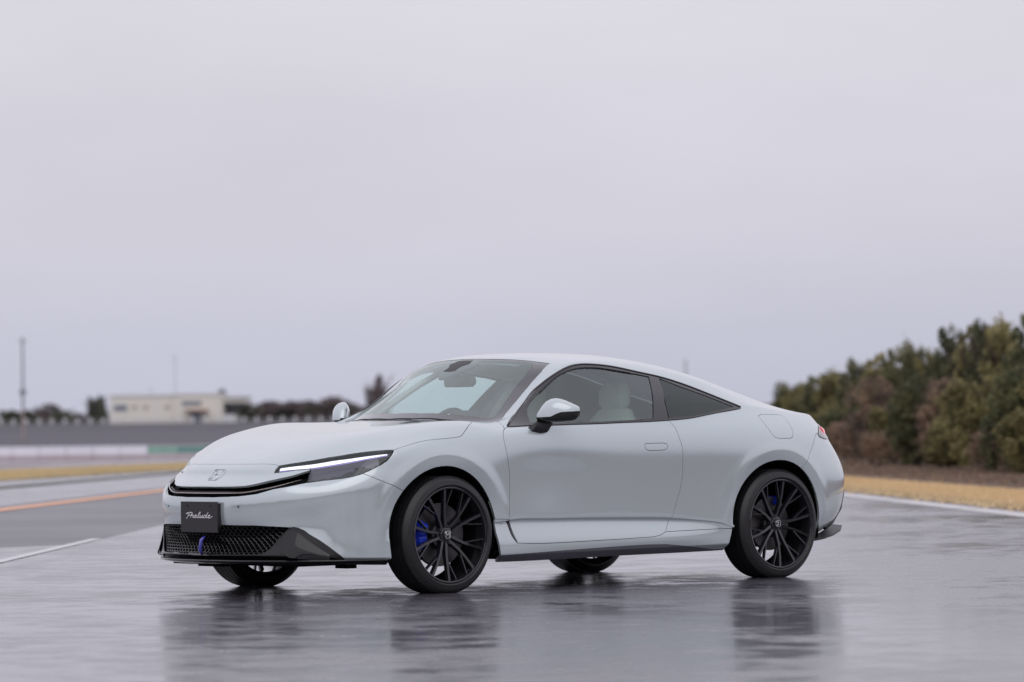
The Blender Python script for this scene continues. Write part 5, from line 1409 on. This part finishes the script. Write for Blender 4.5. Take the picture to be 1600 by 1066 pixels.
def tree(px, D, ytop, wide, kind, var, name, label, group, base=0.0, rz=None):
    p = place(px, D)
    h = .9 + (hz(px) - ytop) * D / 6000 - base
    root = empty(name, (p.x, p.y, base))
    root.rotation_euler = (0, 0, rz if rz is not None else (px * 1.7 + var) % 6.28)
    me = CROWN[kind][var % len(CROWN[kind])]
    tk = link_mesh('trunk', TRUNK[1 if kind in ('brown', 'bare') else 0], None, root); tk.scale = (h, h, h)
    c = link_mesh('crown', me, None, root); c.scale = (wide * D / 6000 / .80, wide * D / 6000 / .80, h)
    tag(root, label, 'tree' if h > 1.9 else 'bush', group); return root
G = 'trees and shrubs of the hedge on the right'
hedge = [
 # px, depth, top y, width px, kind, variant, label
 (1238, 150, 600, 58, 'dark', 0, 'low dark evergreen at the far left end of the hedge'),
 (1258, 140, 594, 62, 'olive', 0, 'rounded olive shrub next to the hedge end, just above the car tail'),
 (1286, 128, 588, 66, 'dark', 1, 'dark evergreen of the hedge rising right above the tail lamp'),
 (1314, 112, 578, 68, 'olive', 2, 'muted green tree stepping up behind the car tail'),
 (1342, 104, 565, 60, 'dark', 0, 'dark broad tree behind the bare brown shrub'),
 (1374, 98, 556, 60, 'olive', 1, 'olive tree in the back row, left of the small dark peak'),
 (1404, 94, 546, 58, 'dark', 1, 'tall dark tree in the back row above the bright green shrub'),
 (1434, 90, 538, 52, 'dark', 0, 'round-topped near-black tree forming a small peak in the skyline'),
 (1460, 86, 546, 52, 'olive', 0, 'olive tree in the dip of the skyline'),
 (1486, 82, 515, 56, 'dark', 1, 'tall green tree with a rounded head standing above its neighbours'),
 (1518, 80, 512, 60, 'olive', 1, 'pale leafy tree in the back row right of the rounded head'),
 (1548, 78, 507, 66, 'dark', 0, 'dense dark tree in the back row over the reddish undergrowth'),
 (1580, 75, 497, 76, 'olive', 2, 'tallest yellow-green tree at the right edge of the photo'),
 (1622, 73, 492, 84, 'dark', 1, 'dark tree cut off by the right edge of the photo'),
 (1290, 100, 632, 64, 'olive', 2, 'bright green shrub in front of the hedge directly behind the tail lamp'),
 (1318, 84, 658, 56, 'brown', 1, 'dark brown thicket touching the outline of the rear bumper'),
 (1358, 80, 586, 66, 'brown', 0, 'bare purplish-brown shrub between two green bushes'),
 (1372, 76, 672, 60, 'brown', 1, 'low rust-brown shrub at the foot of the bare one'),
 (1400, 78, 620, 56, 'olive', 0, 'bright green bush right of the bare brown shrub'),
 (1432, 74, 590, 70, 'dark', 1, 'very dark columnar evergreen reaching down to the soil'),
 (1468, 73, 588, 60, 'brown', 0, 'shrub with orange-brown withered top in the middle of the hedge'),
 (1500, 71, 600, 66, 'olive', 1, 'olive shrub right of the withered orange top'),
 (1478, 69, 655, 58, 'olive', 2, 'low yellow-green bush at the foot of the hedge'),
 (1540, 67, 565, 78, 'olive', 0, 'large yellow-green bush in the front row near the right edge'),
 (1552, 65, 668, 70, 'brown', 1, 'reddish-brown undergrowth below the large yellow-green bush'),
 (1588, 63, 575, 80, 'dark', 0, 'large dark bush of the front row at the right edge'),
 (1604, 60, 640, 70, 'olive', 1, 'grey-green bush in the bottom corner of the hedge at the right edge'),
 (1332, 92, 640, 50, 'dark', 1, 'small dark conifer-like bush left of the bare brown shrub'),
 (1650, 62, 540, 90, 'olive', 2, 'olive bush just outside the right edge'),
 (1690, 66, 500, 96, 'dark', 0, 'dark tree further along the hedge outside the right edge'),
 (1745, 60, 530, 96, 'olive', 0, 'olive shrub further along the hedge outside the right edge'),
 (1800, 62, 480, 100, 'dark', 1, 'tall dark tree well outside the right edge'),
 (1860, 56, 500, 100, 'olive', 1, 'pale shrub well outside the right edge'),
]
for i, (px, D, yt, w, kd, var, lb_) in enumerate(hedge):
    nm = {'dark': 'evergreen_tree', 'olive': 'broadleaf_tree', 'brown': 'withered_shrub'}[kd]
    tree(px, D, yt, w * 1.38, kd, var, nm, lb_, G, base=.12)
for i in range(16):
    px = 1300 + i * 22
    D = 92 - (px - 1300) * .085
    kd = ('dark', 'brown', 'olive', 'dark')[i % 4]
    tree(px, D, 640 + 18 * ((i * 7) % 3), 60, kd, i, 'undergrowth_shrub', ORD[i] + ' shadowy filler shrub behind the front hedge, counted from the car tail', 'shrubs filling the gaps of the hedge', base=.1)

GF = 'distant trees beyond the banked track'
fart = [(6, 560, 640, 30, 'far', 'low green bush at the left edge beyond the banking'), (34, 570, 641, 36, 'far', 'low olive bush beside the utility pole'), (58, 575, 643, 30, 'bare', 'brownish bush right of the utility pole'),
 (70, 640, 632, 40, 'bare', 'faint leafless tree showing above the low bushes'), (101, 560, 639, 32, 'far', 'dark green bush in the middle of the left gap'), (122, 565, 646, 26, 'bare', 'low brown bush between the green bush and the dark tree'),
 (148, 640, 620, 17, 'far', 'dark round tree against the left wall of the cream building'), (158, 645, 617, 12, 'far', 'taller olive crown touching the cream building'),
 (590, 480, 585, 17, 'bare', 'tall slim bare tree standing above the windscreen base')]
for i, (px, D, yt, w, kd, lb_) in enumerate(fart):
    tree(px, D, yt, w * 1.9, kd, i, 'distant_tree', lb_, GF)
for i in range(22):
    px = 396 + i * 7.6
    yt = 632 + 5 * math.sin(i * 1.3) - (10 if i in (15, 16, 17) else 0)
    tree(px, 600 + 12 * (i % 3), yt - 1, 70 + 12 * (i % 3), 'bare' if i % 6 else 'far', i, 'distant_tree', ORD[i] + ' small purplish tree to the right of the cream building', 'bare trees in the row right of the building')
for px, yt, lb_ in ((1212, 628, 'faint bare tree touching the left end of the hedge'), (1196, 632, 'fainter bare tree just above the sloping rear deck')):
    tree(px, 600, yt, 30, 'bare', 1, 'distant_tree', lb_, 'faint trees over the rear deck')

# the wood on the other side of the paddock, behind the viewpoint: it shows as the dark band mirrored in the car's flank
r = np.random.RandomState(77)
n = 26000
ang = math.atan2(-CAM_FWD.y, -CAM_FWD.x) + (r.rand(n) - .5) * 3.3
hh = 5.5 + 1.6 * np.sin(ang * 23) + 1.2 * np.sin(ang * 57 + 1) + .8 * np.sin(ang * 131)
D = 75 + 9 * r.rand(n)
c = np.stack([CAM_LOC.x + D * np.cos(ang), CAM_LOC.y + D * np.sin(ang), hh * r.rand(n) ** .8], 1)
ax = r.randn(n, 3); ax /= np.linalg.norm(ax, axis=1)[:, None]
bx = np.cross(ax, r.randn(n, 3)); bx /= np.linalg.norm(bx, axis=1)[:, None]
L_ = (.30 + .35 * r.rand(n))[:, None]
v = np.stack([c - ax * L_, c + bx * L_ * .7, c + ax * L_, c - bx * L_ * .7], 1)
me = bpy.data.meshes.new('far_woodland')
me.vertices.add(4 * n); me.vertices.foreach_set('co', v.reshape(-1))
me.loops.add(4 * n); me.loops.foreach_set('vertex_index', np.arange(4 * n, dtype=np.int32))
me.polygons.add(n); me.polygons.foreach_set('loop_start', np.arange(0, 4 * n, 4, dtype=np.int32)); me.update(calc_edges=True)
tag(link_mesh('far_woodland', me, M['leaf_dark']), 'far wood across the paddock mirrored in the side of the car', 'woodland', None, 'stuff')

# ------------------------------------------------------------------ far banking, barrier, building, poles
M['bank_asphalt'] = simple('banked_asphalt', (0.10, 0.095, 0.115), 0.7, var=0.12, scale=.4)
M['concrete'] = simple('pale_concrete', (0.26, 0.255, 0.28), 0.8, var=0.12, scale=.6)
M['barrier_white'] = simple('barrier_white_paint', (0.80, 0.80, 0.87), 0.6, var=0.10, scale=.8)
M['barrier_low'] = simple('barrier_pinkish_paint', (0.58, 0.50, 0.53), 0.6, var=0.12, scale=.8)
M['barrier_green'] = simple('barrier_green_paint', (0.24, 0.42, 0.34), 0.6, var=0.2, scale=.9)
M['barrier_teal'] = simple('barrier_teal_paint', (0.14, 0.28, 0.26), 0.6, var=0.2, scale=.9)
M['cream'] = simple('cream_render', (0.80, 0.77, 0.70), 0.85, var=0.05, scale=.5)
M['wall_white'] = simple('white_wall', (0.78, 0.78, 0.79), 0.8)
M['window_far'] = simple('window_glass_far', (0.16, 0.19, 0.24), 0.15, coat=.5)
M['window_dark'] = simple('window_glass_dark', (0.07, 0.07, 0.09), 0.15, coat=.5)
M['rust'] = simple('rusty_canopy', (0.30, 0.17, 0.12), 0.8)
M['galv'] = simple('galvanised_steel', (0.42, 0.43, 0.45), 0.5, metal=.6)
M['pole_grey'] = simple('pole_concrete', (0.25, 0.26, 0.29), 0.7)
M['pole_pink'] = simple('pole_weathered', (0.40, 0.31, 0.30), 0.8)
f2 = Vector((CAM_FWD.x, CAM_FWD.y)).normalized(); r2 = Vector((f2.y, -f2.x))
def P3(px, D, z): p = place(px, D); return (p.x, p.y, z)
def Zy(px, y, D): return .9 + (hz(px) - y) * D / 6000
def slab(mb, px0, px1, D, z0, z1, depth):
    V = [P3(px0, D, z0), P3(px1, D, z0), P3(px1, D, z1), P3(px0, D, z1)]
    fo = Vector((f2.x, f2.y, 0)) * depth
    V += [tuple(Vector(v) + fo) for v in V]
    mb.add(V, [(0, 1, 2, 3), (7, 6, 5, 4), (1, 5, 6, 2), (0, 3, 7, 4), (3, 2, 6, 7), (0, 4, 5, 1)])
# banking: a sloping carriageway with a crest wall
V = []; F = []
pxs = list(range(-700, 2300, 60))
for px in pxs: V += [P3(px, 282, -.05), P3(px, 297, 1.25), P3(px, 300, 1.28), P3(px, 330, 1.2), P3(px, 345, -.1)]
for i in range(len(pxs) - 1):
    for k in range(4): F.append((5 * i + k, 5 * i + 5 + k, 5 * i + 6 + k, 5 * i + 1 + k))
o = from_data('banked_track', V, F, M['bank_asphalt']); tag(o, kind='structure')
wall = empty('crest_wall', P3(200, 298, 1.2)); tag(wall, 'long grey kerb wall with a white-posted guard rail on top of the banking', 'wall')
def child(o, root):
    """parent without moving (the mesh is in world space)"""
    o.parent = root; o.matrix_parent_inverse = Matrix.Translation(-root.location); return o
m_ = MB(); slab(m_, -700, 1300, 297.6, 1.20, 1.70, .5); child(m_.build('kerb_wall', M['concrete']), wall)
m_ = MB(); slab(m_, -700, 1300, 298.6, 1.86, 1.93, .08); child(m_.build('rail', M['galv']), wall)
pm = None
for i in range(60):
    px = -20 + 20 * i
    if px > 1240: break
    if pm is None:
        m_ = MB(); m_.box((0, 0, .12), (.14, .12, .40)); m_.box((0, 0, .34), (.20, .15, .07)); o = m_.build('post', M['wall_white']); pm = o.data
    else: o = link_mesh('post', pm, None)
    o.parent = wall; p = Vector(P3(px, 298.4, 1.72)); o.location = p - wall.location
# barrier along the far side of the paddock road
br = empty('track_barrier', P3(110, 128, 0)); tag(br, 'low white concrete barrier with pinkish base at the left edge of the photo', 'barrier')
for i in range(9):
    x0 = -150 + i * 42
    m_ = MB(); slab(m_, x0, x0 + 41.2, 128, .22, .50, .35); child(m_.build('barrier_panel', M['barrier_white']), br)
    m_ = MB(); slab(m_, x0, x0 + 41.2, 127.7, 0, .21, .6); child(m_.build('barrier_foot', M['barrier_low']), br)
br2 = empty('green_barrier', P3(270, 134, 0)); tag(br2, 'low green and teal barrier continuing right of the white one', 'barrier')
for i in range(6):
    x0 = 229 + i * 24
    m_ = MB(); slab(m_, x0, x0 + 23.4, 134, .20, .44, .3); child(m_.build('barrier_panel', M['barrier_green'] if i < 2 else M['barrier_teal']), br2)
    m_ = MB(); slab(m_, x0, x0 + 23.6, 133.6, 0, .195, .6); child(m_.build('barrier_foot', M['barrier_low']), br2)
for k, (D0, D1, c) in enumerate(((100, 104, 'pavement_pink'), (108, 111, 'pavement_pink'), (115, 121, 'pavement_pink'))):
    sheet('paint_band', [P3(-300, D0 - 4, 0)[:2], P3(420, D0 + 6, 0)[:2], P3(420, D1 + 6, 0)[:2], P3(-300, D1 - 4, 0)[:2]], .012, M[c])

# the cream building
DB = 600
bld = empty('low_building', P3(283, DB, 0)); tag(bld, 'long low cream building with flat roof beyond the banking', 'building')
def bpart(name, px0, px1, y0, y1, D, depth, mat, parent=None, mb=None):
    m = MB(); slab(m, px0, px1, D, Zy(283, y1, DB), Zy(283, y0, DB), depth); o = m.build(name, M[mat]); child(o, bld); return o
bpart('wall', 171, 270, 618, 690, 600.3, 10, 'cream'); bpart('wall', 270.2, 347, 617, 690, 599.8, 11, 'cream'); bpart('wall', 347.2, 395, 648.5, 690, 599.9, 10, 'wall_white')
bpart('wall', 347.2, 383, 622, 630, 599.9, 10, 'cream'); bpart('wall', 349, 394, 630, 649, 606, 4, 'concrete')
bpart('parapet', 170, 270, 616, 618, 600.1, 10.4, 'wall_white'); bpart('parapet', 270.2, 348, 615, 617, 599.6, 11.4, 'wall_white'); bpart('roof_slab', 346, 386, 620, 622, 599.4, 11, 'wall_white')
def win_part(px0, px1, y0, y1, mat, D, n):
    o = bpart('window', px0, px1, y0, y1, D, .08, 'wall_white')
    w_ = (px1 - px0 - .5) / n
    for i in range(n):
        m = MB(); slab(m, px0 + .4 + i * w_, px0 + .4 + i * w_ + w_ - .4, D - .04, Zy(283, y1 - .5, DB), Zy(283, y0 + .5, DB), .06)
        q = m.build('pane', M[mat]); q.parent = o; q.matrix_parent_inverse = Matrix.Identity(4); q.location = (0, 0, 0)
        q.matrix_parent_inverse = Matrix.Translation(-bld.location) @ Matrix.Identity(4) if False else Matrix.Identity(4)
    return o
win_part(177, 198, 631.5, 641, 'window_far', 600.2, 4)
win_part(283, 314, 626.5, 633.5, 'window_far', 599.7, 5)
bpart('canopy', 287, 323, 640.5, 643.5, 597.5, 2.3, 'rust')
bpart('door', 298, 313, 643.6, 668, 599.72, .1, 'window_far')
bpart('column', 383.2, 386, 622, 649, 599.9, .4, 'wall_white'); bpart('column', 392, 395, 627, 649, 599.9, .4, 'wall_white')
win_part(350, 381, 631, 648, 'window_dark', 605.8, 5)
for px in (209, 227, 260): bpart('wall_lamp', px - 3, px + 3, 634, 637, 600.1, .15, 'rust')
ru = empty('rooftop_unit', P3(346, 603, Zy(283, 615, DB))); tag(ru, 'small dark box standing on the roof of the cream building', 'roof unit')
for x0, x1, yt in ((340, 344, 610), (344.5, 350, 608), (350.5, 353, 612)):
    m = MB(); slab(m, x0, x1, 603, Zy(283, 617, DB), Zy(283, yt, DB), 1.0); child(m.build('casing', M['window_dark']), ru)

# utility pole and thin masts
def pole(name, px, D, ytop, ybase, r0, r1, mat, label, cat, split=None):
    z1 = Zy(px, ytop, D); p = P3(px, D, 0)
    root = empty(name, p); tag(root, label, cat)
    if split:
        zs = Zy(px, split, D)
        MB().tube([(0, 0, 0), (0, 0, zs)], [r0, r0 * .9], 10).build('pole_base', M['pole_pink'], root, smooth=True, angle=40)
        MB().tube([(0, 0, zs), (0, 0, z1)], [r0 * .9, r1], 10).build('pole_shaft', M[mat], root, smooth=True, angle=40)
        MB().box((0, 0, Zy(px, 613, D)), (.45, .25, .35)).build('junction_box', M['pole_grey'], root)
        MB().box((0, 0, z1 - .3), (.7, .08, .08)).build('crossarm', M['pole_grey'], root)
    else:
        MB().tube([(0, 0, 0), (0, 0, z1)], [r0, r1], 8).build('mast_shaft', M[mat], root)
        MB().tube([(-.5, 0, z1 * .93), (.5, 0, z1 * .93)], .04, 5).build('antenna_arm', M[mat], root)
    return root
pole('utility_pole', 35, 288, 527, 697, .11, .07, 'pole_grey', 'tall concrete utility pole standing before the banking at the left', 'pole', split=640)
pole('antenna_mast', 273, 620, 553, 620, .07, .05, 'galv', 'faint thin mast rising behind the cream building', 'mast')
pole('roof_mast', 235, 606, 604, 620, .06, .04, 'galv', 'short mast above the left half of the cream building', 'mast')
pole('antenna_mast', 1071, 900, 562, 700, .30, .2, 'galv', 'faint distant mast above the rear roofline of the car', 'mast')
